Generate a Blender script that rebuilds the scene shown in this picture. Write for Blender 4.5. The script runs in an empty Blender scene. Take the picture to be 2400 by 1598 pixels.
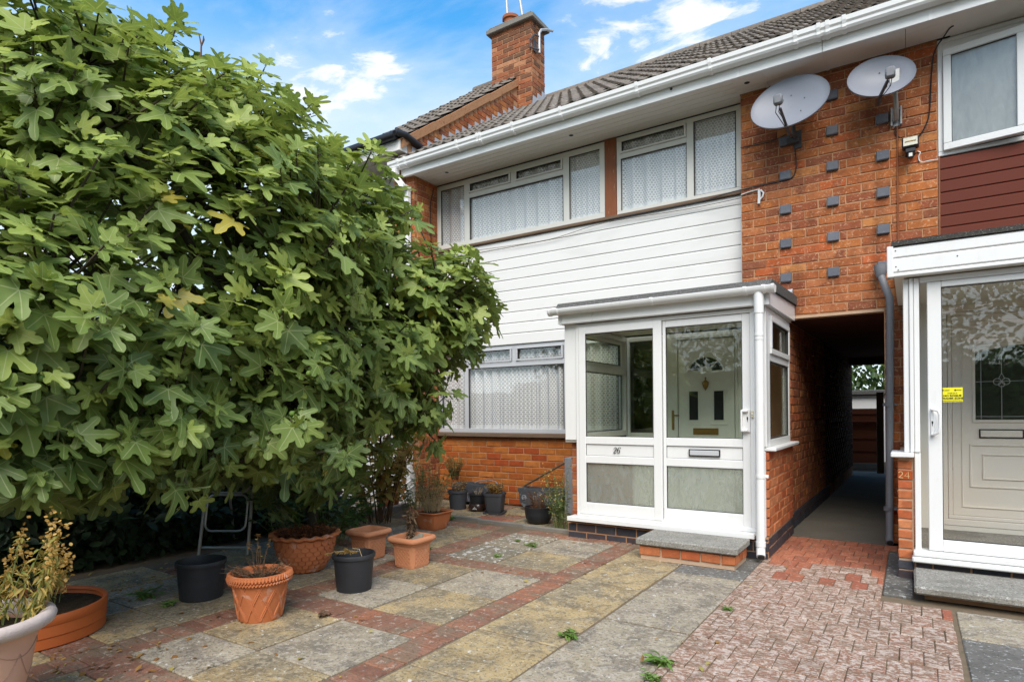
import bpy, math, random, zlib
import numpy as np
from mathutils import Vector, Matrix
R = math.radians
S = bpy.context.scene
COL = S.collection
rnd = random.Random(7)

# ---------------------------------------------------------------- camera
cam_d = bpy.data.cameras.new('camera')
cam = bpy.data.objects.new('camera', cam_d)
COL.objects.link(cam)
YAW, ROL, EYE = .581, -.009, 1.2
cr, sr = math.cos(YAW), math.sin(YAW)
vr, vf, vu = Vector((cr, sr, 0)), Vector((-sr, cr, 0)), Vector((0, 0, 1))
r3 = vr * math.cos(ROL) + vu * math.sin(ROL)
u3 = vu * math.cos(ROL) - vr * math.sin(ROL)
cm = Matrix((r3, u3, -vf)).transposed().to_4x4()
cm.translation = (0, 0, EYE)
cam.matrix_world = cm
cam_d.sensor_width = 36
cam_d.lens = 1426.5 / 2400 * 36
cam_d.shift_y = (964.7 - 799) / 2400
cam_d.clip_start, cam_d.clip_end = .05, 600
S.camera = cam

# ---------------------------------------------------------------- light
SUN_DIR = Vector((.30, -.58, .76)).normalized()          # towards the sun
SUN_EL = math.asin(SUN_DIR.z)
SUN_AZ = math.atan2(SUN_DIR.x, SUN_DIR.y)
sun_d = bpy.data.lights.new('sun', 'SUN')
sun_d.energy = 1.5
sun_d.angle = R(48)
sun_d.color = (1, .93, .82)
sun = bpy.data.objects.new('sun', sun_d)
COL.objects.link(sun)
sun.rotation_euler = SUN_DIR.to_track_quat('Z', 'Y').to_euler()
sun.location = (4, -10, 12)

W = bpy.data.worlds.new('World')
S.world = W
W.use_nodes = True
wt = W.node_tree
wt.nodes.clear()


def nd(nt, t, **k):
    n = nt.nodes.new(t)
    for a, b in k.items():
        setattr(n, a, b)
    return n


def mth(nt, op, a, b=None, c=None, clamp=False):
    n = nt.nodes.new('ShaderNodeMath')
    n.operation = op
    n.use_clamp = clamp
    for i, x in enumerate((a, b, c)):
        if x is None:
            continue
        if hasattr(x, 'is_output'):
            nt.links.new(x, n.inputs[i])
        else:
            n.inputs[i].default_value = x
    return n.outputs[0]


def setin(nt, sock, v):
    if hasattr(v, 'is_output'):
        nt.links.new(v, sock)
    elif isinstance(v, (tuple, list)) and len(v) == 3 and len(sock.default_value) == 4:
        sock.default_value = (*v, 1)
    else:
        sock.default_value = v


def mixc(nt, fac, a, b, mode='MIX'):
    n = nt.nodes.new('ShaderNodeMixRGB')
    n.blend_type = mode
    setin(nt, n.inputs[0], fac)
    setin(nt, n.inputs[1], a)
    setin(nt, n.inputs[2], b)
    return n.outputs[0]


def noise(nt, vec, scale, detail=3, rough=.55, dist=0):
    n = nd(nt, 'ShaderNodeTexNoise')
    nt.links.new(vec, n.inputs['Vector'])
    n.inputs['Scale'].default_value = scale
    n.inputs['Detail'].default_value = detail
    n.inputs['Roughness'].default_value = rough
    n.inputs['Distortion'].default_value = dist
    return n.outputs[0]


def step(nt, x, lo, hi):
    n = nd(nt, 'ShaderNodeMapRange', interpolation_type='SMOOTHSTEP')
    setin(nt, n.inputs[0], x)
    n.inputs[1].default_value = lo
    n.inputs[2].default_value = hi
    return n.outputs[0]


def ramp(nt, fac, cols, mode='LINEAR'):
    n = nd(nt, 'ShaderNodeValToRGB')
    n.color_ramp.interpolation = mode
    e = n.color_ramp.elements
    k = len(cols)
    while len(e) < k:
        e.new(1)
    for i, c in enumerate(cols):
        if len(c) == 4:
            e[i].position = c[3]
        else:
            e[i].position = i / max(1, k - (1 if mode == 'LINEAR' else 0))
        e[i].color = (*c[:3], 1)
    setin(nt, n.inputs[0], fac)
    return n.outputs[0]


# sky: clear Nishita sky with broken cloud all round
sky = nd(wt, 'ShaderNodeTexSky', sky_type='NISHITA', sun_disc=False)
sky.sun_elevation, sky.sun_rotation = SUN_EL, SUN_AZ
sky.air_density, sky.dust_density, sky.ozone_density = 1.0, 0.6, 2.2
tc = nd(wt, 'ShaderNodeTexCoord')
sep = nd(wt, 'ShaderNodeSeparateXYZ')
wt.links.new(tc.outputs['Generated'], sep.inputs[0])
zz = mth(wt, 'MAXIMUM', sep.outputs[2], 0.0)
den = mth(wt, 'ADD', zz, .05)
px = mth(wt, 'DIVIDE', sep.outputs[0], den)
py = mth(wt, 'DIVIDE', sep.outputs[1], den)
cmb = nd(wt, 'ShaderNodeCombineXYZ')
wt.links.new(px, cmb.inputs[0])
wt.links.new(mth(wt, 'MULTIPLY', py, 1.5), cmb.inputs[1])
cmb.inputs[2].default_value = CLOUD_SEED = 7.7
n1 = noise(wt, cmb.outputs[0], 1.35, 9, .56, .35)
n2 = noise(wt, cmb.outputs[0], 4.6, 7, .62, .9)
cl = mth(wt, 'ADD', mth(wt, 'MULTIPLY', n1, .8), mth(wt, 'MULTIPLY', n2, .2))
cov = mth(wt, 'MULTIPLY', step(wt, cl, .535, .615), .93)
wisp = mth(wt, 'MULTIPLY', step(wt, n1, .42, .60), .26)
haze = mth(wt, 'MULTIPLY', step(wt, zz, .555, .37), .9)              # the air pales towards the horizon
cov = mth(wt, 'MAXIMUM', cov, wisp)
SKY_MUL, CLOUD = .1, 3.7
ccol = mixc(wt, step(wt, n2, .35, .7), (CLOUD * .86, CLOUD * .89, CLOUD * .95), (CLOUD, CLOUD * .99, CLOUD * .98))
sat = nd(wt, 'ShaderNodeHueSaturation')
sat.inputs['Saturation'].default_value = 1.36
sat.inputs['Hue'].default_value = .488
wt.links.new(sky.outputs[0], sat.inputs['Color'])
bg = nd(wt, 'ShaderNodeBackground')
wt.links.new(mixc(wt, cov, mixc(wt, haze, sat.outputs[0], (2.5, 2.95, 3.2)), ccol), bg.inputs[0])
bg.inputs[1].default_value = SKY_MUL
wo = nd(wt, 'ShaderNodeOutputWorld')
wt.links.new(bg.outputs[0], wo.inputs[0])

S.view_settings.view_transform = 'Standard'
S.view_settings.look = 'None'
S.view_settings.exposure = 1.72
S.view_settings.gamma = 1
S.view_settings.use_curve_mapping = False
S.render.engine = 'CYCLES'
S.cycles.max_bounces = 8
S.cycles.transparent_max_bounces = 12
S.cycles.diffuse_bounces = 4
S.cycles.glossy_bounces = 3
S.cycles.transmission_bounces = 6
S.cycles.caustics_reflective = False

# ---------------------------------------------------------------- materials
MATS = {}


def new_mat(name):
    m = bpy.data.materials.new(name)
    m.use_nodes = True
    nt = m.node_tree
    nt.nodes.clear()
    out = nd(nt, 'ShaderNodeOutputMaterial')
    MATS[name] = m
    return m, nt, out


def surf(name, cols, rough=.6, spec=.35, rand=0, nz=(6, .5), fleck=(), bump=None, stretch=(1, 1, 1), mode='LINEAR', isl=False, metal=0, coat=0, post=None):
    """colour ramp driven by a per-object random number and noise, flecks of other colours over it, bump"""
    m, nt, out = new_mat(name)
    g = nd(nt, 'ShaderNodeNewGeometry')
    mp = nd(nt, 'ShaderNodeVectorMath', operation='MULTIPLY')
    nt.links.new(g.outputs['Position'], mp.inputs[0])
    mp.inputs[1].default_value = stretch
    vec = mp.outputs[0]
    oi = nd(nt, 'ShaderNodeObjectInfo')
    rv = g.outputs['Random Per Island'] if isl else oi.outputs['Random']
    n = noise(nt, vec, nz[0], 5, .6)
    fac = mth(nt, 'ADD', mth(nt, 'MULTIPLY', rv, rand), mth(nt, 'MULTIPLY', mth(nt, 'SUBTRACT', n, .5), nz[1] * 2))
    fac = mth(nt, 'ADD', fac, .5 * (1 - rand), clamp=True)
    col = ramp(nt, fac, cols, mode)
    if mode == 'CONSTANT':
        n2_ = noise(nt, vec, 14, 4, .6)
        col = mixc(nt, mth(nt, 'MULTIPLY', step(nt, n2_, .35, .72), .45), col, mixc(nt, 1, col, (.55, .5, .5), 'MULTIPLY'))
        n3_ = noise(nt, vec, 45, 3, .6)
        col = mixc(nt, mth(nt, 'MULTIPLY', step(nt, n3_, .5, .75), .35), col, mixc(nt, 1, col, (1.7, 1.6, 1.5), 'MULTIPLY'))
    for (sc, lo, hi, c, amt) in fleck:
        f = mth(nt, 'MULTIPLY', step(nt, noise(nt, vec, sc, 4, .62, .3), lo, hi), amt)
        col = mixc(nt, f, col, c)
    if post:
        col = post(nt, vec, col, rv)
    b = nd(nt, 'ShaderNodeBsdfPrincipled')
    setin(nt, b.inputs['Base Color'], col)
    b.inputs['Roughness'].default_value = rough
    b.inputs['Specular IOR Level'].default_value = spec
    b.inputs['Metallic'].default_value = metal
    b.inputs['Coat Weight'].default_value = coat
    if bump:
        bn = nd(nt, 'ShaderNodeBump')
        bn.inputs['Strength'].default_value = bump[1]
        bn.inputs['Distance'].default_value = bump[2] if len(bump) > 2 else .004
        nt.links.new(noise(nt, vec, bump[0], 6, .65), bn.inputs['Height'])
        nt.links.new(bn.outputs[0], b.inputs['Normal'])
    nt.links.new(b.outputs[0], out.inputs[0])
    return m


def streaks(nt, vec, col, rv):
    """rain streaks and patchy weathering on old brick"""
    mp = nd(nt, 'ShaderNodeVectorMath', operation='MULTIPLY')
    nt.links.new(vec, mp.inputs[0])
    mp.inputs[1].default_value = (5, 5, .55)
    f = step(nt, noise(nt, mp.outputs[0], 1, 4, .6), .48, .66)
    col = mixc(nt, mth(nt, 'MULTIPLY', f, .55), col, mixc(nt, 1, col, (.55, .52, .52), 'MULTIPLY'))
    g2 = step(nt, noise(nt, vec, 1.3, 4, .6), .5, .66)
    return mixc(nt, mth(nt, 'MULTIPLY', g2, .35), col, mixc(nt, 1, col, (1.35, 1.3, 1.2), 'MULTIPLY'))


surf('brick_red', [(.32, .098, .035), (.37, .12, .040), (.27, .08, .036), (.41, .138, .042), (.33, .105, .037), (.46, .185, .06), (.29, .09, .042), (.42, .105, .034), (.37, .13, .05), (.25, .085, .042)],
     .9, .2, 1, (3, .06), [(60, .58, .64, (.62, .40, .26), .55), (28, .60, .68, (.5, .27, .15), .5), (9, .52, .66, (.17, .06, .03), .55)], (38, .6, .006), mode='CONSTANT', post=streaks)
surf('brick_orange', [(.42, .125, .026), (.46, .15, .032), (.39, .105, .024), (.50, .17, .04), (.37, .075, .02), (.44, .14, .03)],
     .9, .2, 1, (3, .06), [(50, .68, .76, (.6, .4, .2), .5), (8, .6, .8, (.2, .08, .03), .45)], (38, .5, .005), mode='CONSTANT')
surf('brick_porch', [(.42, .135, .052), (.46, .16, .066), (.38, .112, .044), (.44, .14, .056), (.40, .105, .04), (.48, .185, .08)],
     .88, .2, 1, (3, .06), [(60, .68, .75, (.62, .4, .3), .4), (7, .6, .8, (.24, .08, .04), .4)], (38, .4, .004), mode='CONSTANT')
surf('brick_chimney', [(.24, .085, .042), (.30, .105, .05), (.18, .08, .045), (.34, .125, .055), (.15, .075, .045), (.40, .19, .10)],
     .92, .2, 1, (3, .06), [(6, .55, .75, (.13, .09, .055), .65), (50, .66, .74, (.55, .4, .3), .4)], (38, .6, .006), mode='CONSTANT')
surf('brick_blue', [(.035, .036, .046), (.05, .05, .062), (.06, .045, .05), (.04, .042, .055)], .6, .4, 1, (3, .06),
     [(50, .68, .76, (.2, .19, .2), .4)], (30, .4, .004), mode='CONSTANT')
surf('brick_slate', [(.11, .115, .135), (.135, .14, .16), (.10, .105, .125)], .65, .4, 1, (20, .2), [(70, .62, .72, (.3, .3, .34), .5)], (30, .8, .006))
surf('mortar', [(.40, .215, .115), (.48, .275, .155)], .95, .1, 0, (14, .5), [(40, .6, .75, (.5, .33, .2), .5)], (60, .7, .004), post=streaks)
surf('mortar_pale', [(.42, .28, .18), (.52, .38, .27)], .95, .1, 0, (14, .5), [], (60, .7, .004))
surf('mortar_verge', [(.33, .16, .08), (.42, .23, .125)], .95, .1, 0, (9, .5), [(30, .55, .7, (.1, .07, .05), .7)], (40, .8, .008))
PAVE_FL = [(2.3, .47, .60, (.17, .15, .115), .65), (7, .50, .61, (.13, .11, .08), .6), (26, .50, .60, (.42, .35, .24), .5), (60, .53, .61, (.1, .085, .06), .65), (24, .64, .67, (.62, .60, .54), .75), (150, .55, .66, (.42, .37, .28), .4)]
surf('paving_yellow', [(.20, .145, .078), (.31, .228, .115), (.42, .31, .155), (.34, .245, .12)], .9, .2, .35, (4, 1.3), PAVE_FL, (60, 1, .006))
surf('paving_grey', [(.205, .168, .120), (.29, .242, .175), (.37, .312, .228), (.315, .255, .17)], .9, .2, .35, (4, 1.3),
     [(2.0, .48, .60, (.31, .26, .17), .5), (7, .50, .61, (.14, .122, .1), .6), (26, .50, .60, (.46, .41, .335), .5), (60, .53, .61, (.11, .095, .078), .65), (24, .64, .67, (.62, .60, .55), .75), (150, .55, .66, (.46, .43, .38), .45)], (60, 1, .007))
surf('paving_lichen', [(.17, .15, .11), (.25, .21, .15), (.32, .26, .165)], .9, .2, .5, (5, .9),
     [(60, .53, .61, (.1, .088, .07), .6), (14, .575, .60, (.58, .565, .53), .75), (28, .59, .62, (.6, .585, .55), .65), (90, .58, .7, (.1, .085, .06), .5)], (60, 1, .007))
surf('paving_dark', [(.08, .076, .068), (.13, .122, .108), (.17, .16, .142)], .9, .2, .4, (5, 1.1), [(34, .58, .63, (.42, .42, .4), .65), (60, .54, .62, (.05, .046, .04), .5)], (60, 1, .006))
surf('paver_red', [(.235, .118, .078), (.275, .137, .09), (.21, .103, .069), (.30, .147, .092), (.24, .124, .084), (.31, .132, .077)], .9, .2, 1, (3, .1),
     [(5, .47, .60, (.19, .145, .1), .75), (24, .585, .63, (.46, .40, .33), .5), (60, .54, .62, (.1, .075, .055), .6)], (60, 1, .007), mode='CONSTANT')
surf('paver_drive', [(.27, .158, .105), (.30, .175, .116), (.245, .14, .092), (.315, .186, .125), (.285, .15, .098)], .9, .2, 1, (3, .1),
     [(20, .49, .57, (.58, .49, .42), .6), (52, .52, .59, (.60, .52, .45), .6), (9, .50, .62, (.2, .135, .09), .6), (80, .54, .62, (.12, .085, .06), .55)], (60, 1, .007), stretch=(1, 1.5, 1), mode='CONSTANT')
surf('paver_clean', [(.36, .125, .07), (.40, .145, .08), (.31, .105, .062)], .88, .2, 1, (3, .1), [(9, .50, .62, (.2, .1, .062), .55), (60, .54, .62, (.16, .085, .06), .5), (40, .58, .64, (.5, .36, .28), .5)], (60, .8, .005), mode='CONSTANT')
surf('joint_sand', [(.12, .092, .062), (.2, .15, .10)], .95, .1, 0, (20, .6), [(9, .6, .7, (.05, .07, .02), .6)], (80, .8, .004))
surf('soil', [(.025, .018, .012), (.05, .036, .022), (.09, .06, .035)], .95, .1, 0, (22, .7), [(60, .62, .7, (.2, .15, .1), .5)], (40, 1, .02))
surf('concrete', [(.15, .14, .12), (.2, .185, .16), (.25, .23, .2)], .9, .25, 0, (7, .6), [(60, .62, .72, (.09, .085, .075), .5)], (80, .7, .004))
surf('concrete_floor', [(.10, .09, .072), (.15, .135, .11)], .85, .25, 0, (3, .6), [(30, .62, .72, (.2, .18, .15), .4)], (60, .5, .003))
surf('stone_step', [(.20, .19, .165), (.29, .275, .24)], .9, .25, 0, (9, 1.0), [(90, .53, .6, (.08, .075, .068), .65), (80, .57, .62, (.52, .51, .47), .6), (3, .5, .62, (.14, .132, .11), .55)], (120, .9, .004))
surf('felt', [(.06, .058, .055), (.12, .115, .105)], .95, .15, 0, (60, .8), [(140, .58, .66, (.45, .43, .4), .7)], (150, 1, .006))
surf('roof_tile', [(.155, .13, .105), (.19, .16, .13), (.125, .105, .088)], .92, .2, 1, (5, .4),
     [(12, .58, .7, (.34, .31, .26), .6), (26, .55, .66, (.05, .042, .036), .6), (50, .66, .72, (.42, .4, .35), .6)], (70, 1, .008))
surf('white_upvc', [(.69, .69, .675), (.73, .73, .715)], .34, .5, .5, (2, .3), [(7, .52, .70, (.62, .61, .57), .3), (30, .62, .70, (.55, .53, .47), .15)], None, stretch=(1, 1, .3))
surf('white_board', [(.69, .68, .65), (.75, .74, .71)], .42, .4, .6, (1.5, .3), [(2.5, .52, .70, (.61, .60, .565), .4), (14, .62, .72, (.56, .54, .5), .18)], None, stretch=(.4, 1, 1.5))
surf('cream_frame', [(.62, .605, .55), (.68, .665, .61)], .42, .4, .4, (2, .3), [(5, .6, .8, (.5, .47, .4), .35)], None)
surf('white_soffit', [(.76, .735, .69), (.82, .80, .755)], .55, .35, .6, (1.5, .4), [(4, .58, .78, (.46, .42, .35), .4)], None, stretch=(.4, 1, 1))
surf('white_gutter', [(.76, .76, .745), (.80, .80, .785)], .35, .45, 0, (2, .3), [(7, .64, .76, (.4, .37, .3), .45), (1.3, .6, .8, (.62, .6, .54), .4)], None, stretch=(1, 1, 1))
surf('silver_frame', [(.42, .43, .44), (.5, .51, .52)], .4, .5, 0, (3, .4))
surf('brown_timber', [(.17, .05, .018), (.24, .075, .025), (.12, .035, .014)], .55, .35, 0, (10, .6), [(30, .64, .7, (.5, .33, .18), .7)], (40, .4, .003), stretch=(1, 1, .12))
surf('old_timber', [(.11, .07, .045), (.17, .115, .075), (.07, .045, .03)], .8, .25, 0, (14, .7), [], (50, .6, .003), stretch=(.12, 1, 1))
surf('red_board', [(.115, .030, .019), (.13, .035, .022)], .6, .12, .5, (2, .3), [(5, .6, .8, (.085, .024, .018), .4)], None)
surf('grey_pipe', [(.14, .145, .155), (.18, .185, .195)], .5, .4, 0, (5, .5), [(20, .64, .72, (.3, .3, .3), .4)])
surf('black_plastic', [(.012, .012, .014), (.02, .02, .023)], .45, .4, 0, (4, .5), [(9, .6, .8, (.05, .048, .045), .4)])
surf('pot_black', [(.016, .017, .02), (.026, .027, .031)], .5, .4, 0, (6, .5), [(6, .58, .8, (.055, .052, .048), .5)], (60, .2, .002))
surf('pot_grey', [(.05, .052, .058), (.075, .077, .083)], .6, .35, 0, (6, .5), [(6, .58, .8, (.11, .105, .1), .5)], (60, .2, .002))
surf('lead', [(.33, .345, .38), (.44, .455, .49)], .55, .4, 0, (6, .6), [(12, .6, .72, (.6, .61, .64), .5)], (14, .3, .004))
surf('dish_grey', [(.20, .212, .245), (.215, .228, .262)], .42, .4, 0, (1.5, .3))
surf('dish_dark', [(.05, .05, .055), (.08, .08, .085)], .5, .4, 0, (9, .5), [(30, .62, .72, (.16, .12, .09), .5)])
surf('steel', [(.32, .31, .29), (.42, .41, .39)], .42, .5, 0, (14, .5), [(18, .6, .72, (.18, .12, .08), .6)], metal=.6)
surf('galvanised', [(.34, .345, .35), (.44, .445, .45)], .5, .5, 0, (14, .5), metal=.4)
surf('aluminium', [(.36, .33, .28), (.46, .43, .37)], .42, .5, 0, (14, .5), [(9, .58, .75, (.2, .18, .15), .5)], metal=.5)
surf('brass', [(.34, .21, .06), (.42, .27, .09)], .35, .5, 0, (30, .5), metal=.8)
surf('gold_paint', [(.62, .42, .2), (.7, .5, .26)], .5, .4, 0, (30, .5))
surf('black_paint', [(.012, .012, .012), (.016, .016, .016)], .4, .4)
surf('terracotta', [(.42, .125, .042), (.48, .155, .058), (.37, .105, .038)], .85, .25, .4, (7, .5), [(5, .55, .72, (.5, .24, .13), .4), (11, .57, .66, (.58, .40, .31), .4), (13, .6, .74, (.26, .085, .04), .45)], (60, .3, .003))
surf('terracotta_pale', [(.49, .20, .095), (.55, .24, .12), (.45, .17, .08)], .88, .25, .4, (7, .5), [(6, .58, .78, (.6, .36, .24), .5), (13, .62, .74, (.34, .14, .075), .4)], (60, .3, .003))
surf('swag_line', [(.32, .19, .135), (.36, .22, .16)], .9, .2)
surf('terracotta_dark', [(.27, .085, .035), (.34, .115, .05), (.22, .07, .032)], .85, .25, .4, (7, .5), [(6, .56, .76, (.16, .065, .035), .55)], (60, .3, .003))
surf('orange_plastic', [(.42, .095, .02), (.46, .115, .026)], .5, .4, 0, (4, .5), [(5, .58, .78, (.3, .08, .025), .5)], (50, .2, .002))
surf('pink_stone', [(.50, .285, .195), (.56, .34, .25)], .85, .25, 0, (5, .5), [(5, .6, .78, (.5, .35, .28), .4)], (70, .3, .003))
surf('rim_stone', [(.42, .34, .30), (.53, .45, .41)], .9, .25, 0, (9, .6), [(30, .58, .68, (.36, .31, .28), .5)], (70, .6, .004))
surf('trough_stone', [(.05, .052, .056), (.09, .093, .1)], .85, .3, 0, (9, .6), [(14, .56, .66, (.3, .3, .32), .5)], (50, .8, .006))
surf('scroll_stone', [(.22, .225, .24), (.33, .335, .35)], .85, .3, 0, (20, .6))
surf('glaze_brown', [(.035, .018, .013), (.05, .026, .018)], .2, .6, 0, (6, .5))
surf('grey_block', [(.23, .235, .25), (.33, .335, .35)], .92, .2, 0, (9, .7), [(40, .6, .7, (.5, .5, .5), .5)], (60, .8, .005))
surf('fence_red', [(.16, .042, .018), (.22, .062, .027)], .75, .25, .6, (5, .5), [(9, .6, .75, (.1, .03, .015), .5)], (40, .3, .003), stretch=(.2, 1, 1))
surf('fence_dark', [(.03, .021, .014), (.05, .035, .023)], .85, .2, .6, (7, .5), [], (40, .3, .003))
surf('post_wood', [(.10, .08, .05), (.15, .12, .08)], .85, .2, 0, (9, .6), [], (40, .4, .003), stretch=(1, 1, .15))
surf('interior', [(.055, .055, .05), (.075, .073, .066)], .9, .2)
surf('porch_inside', [(.78, .76, .68), (.82, .80, .72)], .8, .2, 0, (2, .3))
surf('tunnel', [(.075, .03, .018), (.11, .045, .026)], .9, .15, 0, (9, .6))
surf('door_white', [(.80, .83, .76), (.84, .86, .79)], .38, .45, 0, (2, .3))
surf('door_cream', [(.82, .77, .69), (.85, .80, .72)], .4, .45, 0, (2, .3))
surf('dark_gasket', [(.03, .03, .03), (.045, .045, .042)], .7, .3)
surf('sticker_yellow', [(.72, .66, .02), (.76, .70, .03)], .35, .4)
surf('bark', [(.055, .045, .033), (.085, .072, .054), (.035, .028, .02)], .9, .2, 0, (14, .7), [], (30, .8, .006))
surf('twig_green', [(.13, .16, .045), (.17, .19, .06)], .7, .3, 0, (9, .5))
surf('twig_brown', [(.10, .06, .035), (.16, .09, .05)], .85, .2, 0, (14, .6))
surf('straw', [(.36, .25, .12), (.46, .33, .17), (.27, .17, .075)], .85, .2, 0, (30, .6))
surf('asphalt', [(.045, .045, .047), (.06, .06, .062)], .9, .2, 0, (5, .5), [], (60, .6, .004))
surf('lamp_glass', [(.16, .17, .12), (.3, .29, .2)], .2, .6, 0, (40, .8))
surf('slate_shard', [(.22, .2, .15), (.28, .26, .2)], .8, .3, 0, (20, .5))
surf('knob_cream', [(.62, .55, .38), (.66, .59, .42)], .4, .4)
surf('fig_fruit', [(.15, .26, .05), (.2, .31, .07)], .6, .35, .6, (9, .4))


def leafmat(name, cols, under, vein=None, transl=.28, rough=.5, var=.25, spec=.35):
    """leaf: colour from the per-vertex 'tint', pale veins from 'vein', paler underside, light through the blade"""
    m, nt, out = new_mat(name)
    g = nd(nt, 'ShaderNodeNewGeometry')
    at = nd(nt, 'ShaderNodeAttribute', attribute_name='tint')
    n = noise(nt, g.outputs['Position'], 9, 4, .6)
    fac = mth(nt, 'ADD', at.outputs['Fac'], mth(nt, 'MULTIPLY', mth(nt, 'SUBTRACT', n, .5), var), clamp=True)
    col = ramp(nt, fac, cols)
    col = mixc(nt, mth(nt, 'MULTIPLY', g.outputs['Backfacing'], .6), col, under)
    if vein:
        av = nd(nt, 'ShaderNodeAttribute', attribute_name='vein')
        vf_ = mth(nt, 'MULTIPLY', step(nt, av.outputs['Fac'], .86, 1.0), .6)
        col = mixc(nt, vf_, col, vein)
    b = nd(nt, 'ShaderNodeBsdfPrincipled')
    setin(nt, b.inputs['Base Color'], col)
    b.inputs['Roughness'].default_value = rough
    b.inputs['Specular IOR Level'].default_value = spec
    t = nd(nt, 'ShaderNodeBsdfTranslucent')
    nt.links.new(mixc(nt, 1, col, (1.25, 1.25, .6), 'MULTIPLY'), t.inputs[0])
    mx = nd(nt, 'ShaderNodeMixShader')
    mx.inputs[0].default_value = transl
    nt.links.new(b.outputs[0], mx.inputs[1])
    nt.links.new(t.outputs[0], mx.inputs[2])
    nt.links.new(mx.outputs[0], out.inputs[0])
    return m


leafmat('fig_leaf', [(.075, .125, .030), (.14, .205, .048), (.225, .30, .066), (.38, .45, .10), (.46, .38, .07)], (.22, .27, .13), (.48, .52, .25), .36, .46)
leafmat('bush_leaf', [(.03, .07, .015), (.06, .12, .025), (.12, .19, .04)], (.1, .15, .05), None, .25, .5)
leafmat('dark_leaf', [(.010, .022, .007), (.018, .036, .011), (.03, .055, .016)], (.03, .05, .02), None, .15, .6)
leafmat('pale_green', [(.07, .13, .045), (.12, .19, .06), (.2, .26, .09)], (.16, .2, .1), None, .3, .55)
leafmat('weed_green', [(.08, .17, .03), (.13, .24, .045), (.2, .3, .07)], (.15, .22, .08), None, .3, .5)
leafmat('dry_leaf', [(.17, .075, .022), (.30, .15, .045), (.42, .25, .08), (.36, .32, .09)], (.35, .22, .09), None, .3, .7)
leafmat('yellow_leaf', [(.10, .15, .03), (.24, .23, .05), (.42, .31, .08), (.46, .26, .07)], (.4, .32, .12), None, .3, .6)
leafmat('rust_leaf', [(.10, .028, .010), (.17, .052, .016), (.25, .085, .024)], (.2, .08, .03), None, .2, .8)
leafmat('brown_leaf', [(.07, .042, .025), (.13, .08, .045), (.22, .14, .08)], (.18, .12, .07), None, .2, .85)
leafmat('golden_leaf', [(.30, .16, .035), (.45, .27, .06), (.55, .36, .11)], (.45, .28, .1), None, .25, .75)


def glass(name, tint=(.9, .93, .9), ior=1.6, rough=0, bump=None, gain=1.5, haze=0):
    """a thin pane: tinted clear body, Fresnel reflection (both faces), optional obscuring relief"""
    m, nt, out = new_mat(name)
    lw = nd(nt, 'ShaderNodeLayerWeight')
    lw.inputs['Blend'].default_value = .5
    gl = nd(nt, 'ShaderNodeBsdfGlossy')
    gl.inputs['Roughness'].default_value = rough * .5 + .004
    gl.inputs['Color'].default_value = (1, 1, 1, 1)
    g = nd(nt, 'ShaderNodeNewGeometry')
    if rough:
        body = nd(nt, 'ShaderNodeBsdfRefraction')
        body.inputs['IOR'].default_value = 1.12
        body.inputs['Roughness'].default_value = rough
    else:
        body = nd(nt, 'ShaderNodeBsdfTransparent')
    body.inputs['Color'].default_value = (*tint, 1)
    bn = nd(nt, 'ShaderNodeBump')
    bs = bump or (3.5, .05, .02)
    bn.inputs['Strength'].default_value = bs[1]
    bn.inputs['Distance'].default_value = bs[2]
    nt.links.new(noise(nt, g.outputs['Position'], bs[0], 2), bn.inputs['Height'])
    nt.links.new(bn.outputs[0], gl.inputs['Normal'])
    nt.links.new(bn.outputs[0], lw.inputs['Normal'])
    if rough:
        nt.links.new(bn.outputs[0], body.inputs['Normal'])
    b2 = body.outputs[0]
    if haze:
        df = nd(nt, 'ShaderNodeBsdfTranslucent')
        df.inputs[0].default_value = (.72, .76, .74, 1)
        d2 = nd(nt, 'ShaderNodeBsdfDiffuse')
        d2.inputs[0].default_value = (.66, .70, .68, 1)
        m1 = nd(nt, 'ShaderNodeMixShader')
        m1.inputs[0].default_value = .5
        nt.links.new(df.outputs[0], m1.inputs[1])
        nt.links.new(d2.outputs[0], m1.inputs[2])
        m2 = nd(nt, 'ShaderNodeMixShader')
        mv = nd(nt, 'ShaderNodeVectorMath', operation='MULTIPLY')
        nt.links.new(g.outputs['Position'], mv.inputs[0])
        mv.inputs[1].default_value = (16, 16, 5)
        setin(nt, m2.inputs[0], mth(nt, 'ADD', mth(nt, 'MULTIPLY', mth(nt, 'SUBTRACT', noise(nt, mv.outputs[0], 1, 5, .65, .6), .5), .55), haze, clamp=True))
        nt.links.new(b2, m2.inputs[1])
        nt.links.new(m1.outputs[0], m2.inputs[2])
        b2 = m2.outputs[0]
    mx = nd(nt, 'ShaderNodeMixShader')
    refl = mth(nt, 'ADD', mth(nt, 'MULTIPLY', mth(nt, 'POWER', lw.outputs['Facing'], 5), .9), .035 * gain, clamp=True)
    nt.links.new(refl, mx.inputs[0])
    nt.links.new(b2, mx.inputs[1])
    nt.links.new(gl.outputs[0], mx.inputs[2])
    nt.links.new(mx.outputs[0], out.inputs[0])
    return m


glass('glass_clear', (.985, .99, .99), gain=2.3)
glass('glass_porch', (.972, .985, .935), gain=1.5)
glass('glass_neighbour', (.985, .98, .965), gain=2.0, bump=(2.0, .03, .02))
glass('glass_obscure', (.93, .95, .89), rough=.22, bump=(24, .5, .01), haze=.3)
glass('glass_frosted', (.9, .94, .98), rough=.25, bump=(60, .2, .004), gain=2.6, haze=.5)
glass('glass_dark', (.5, .53, .5), gain=2.2)


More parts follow.
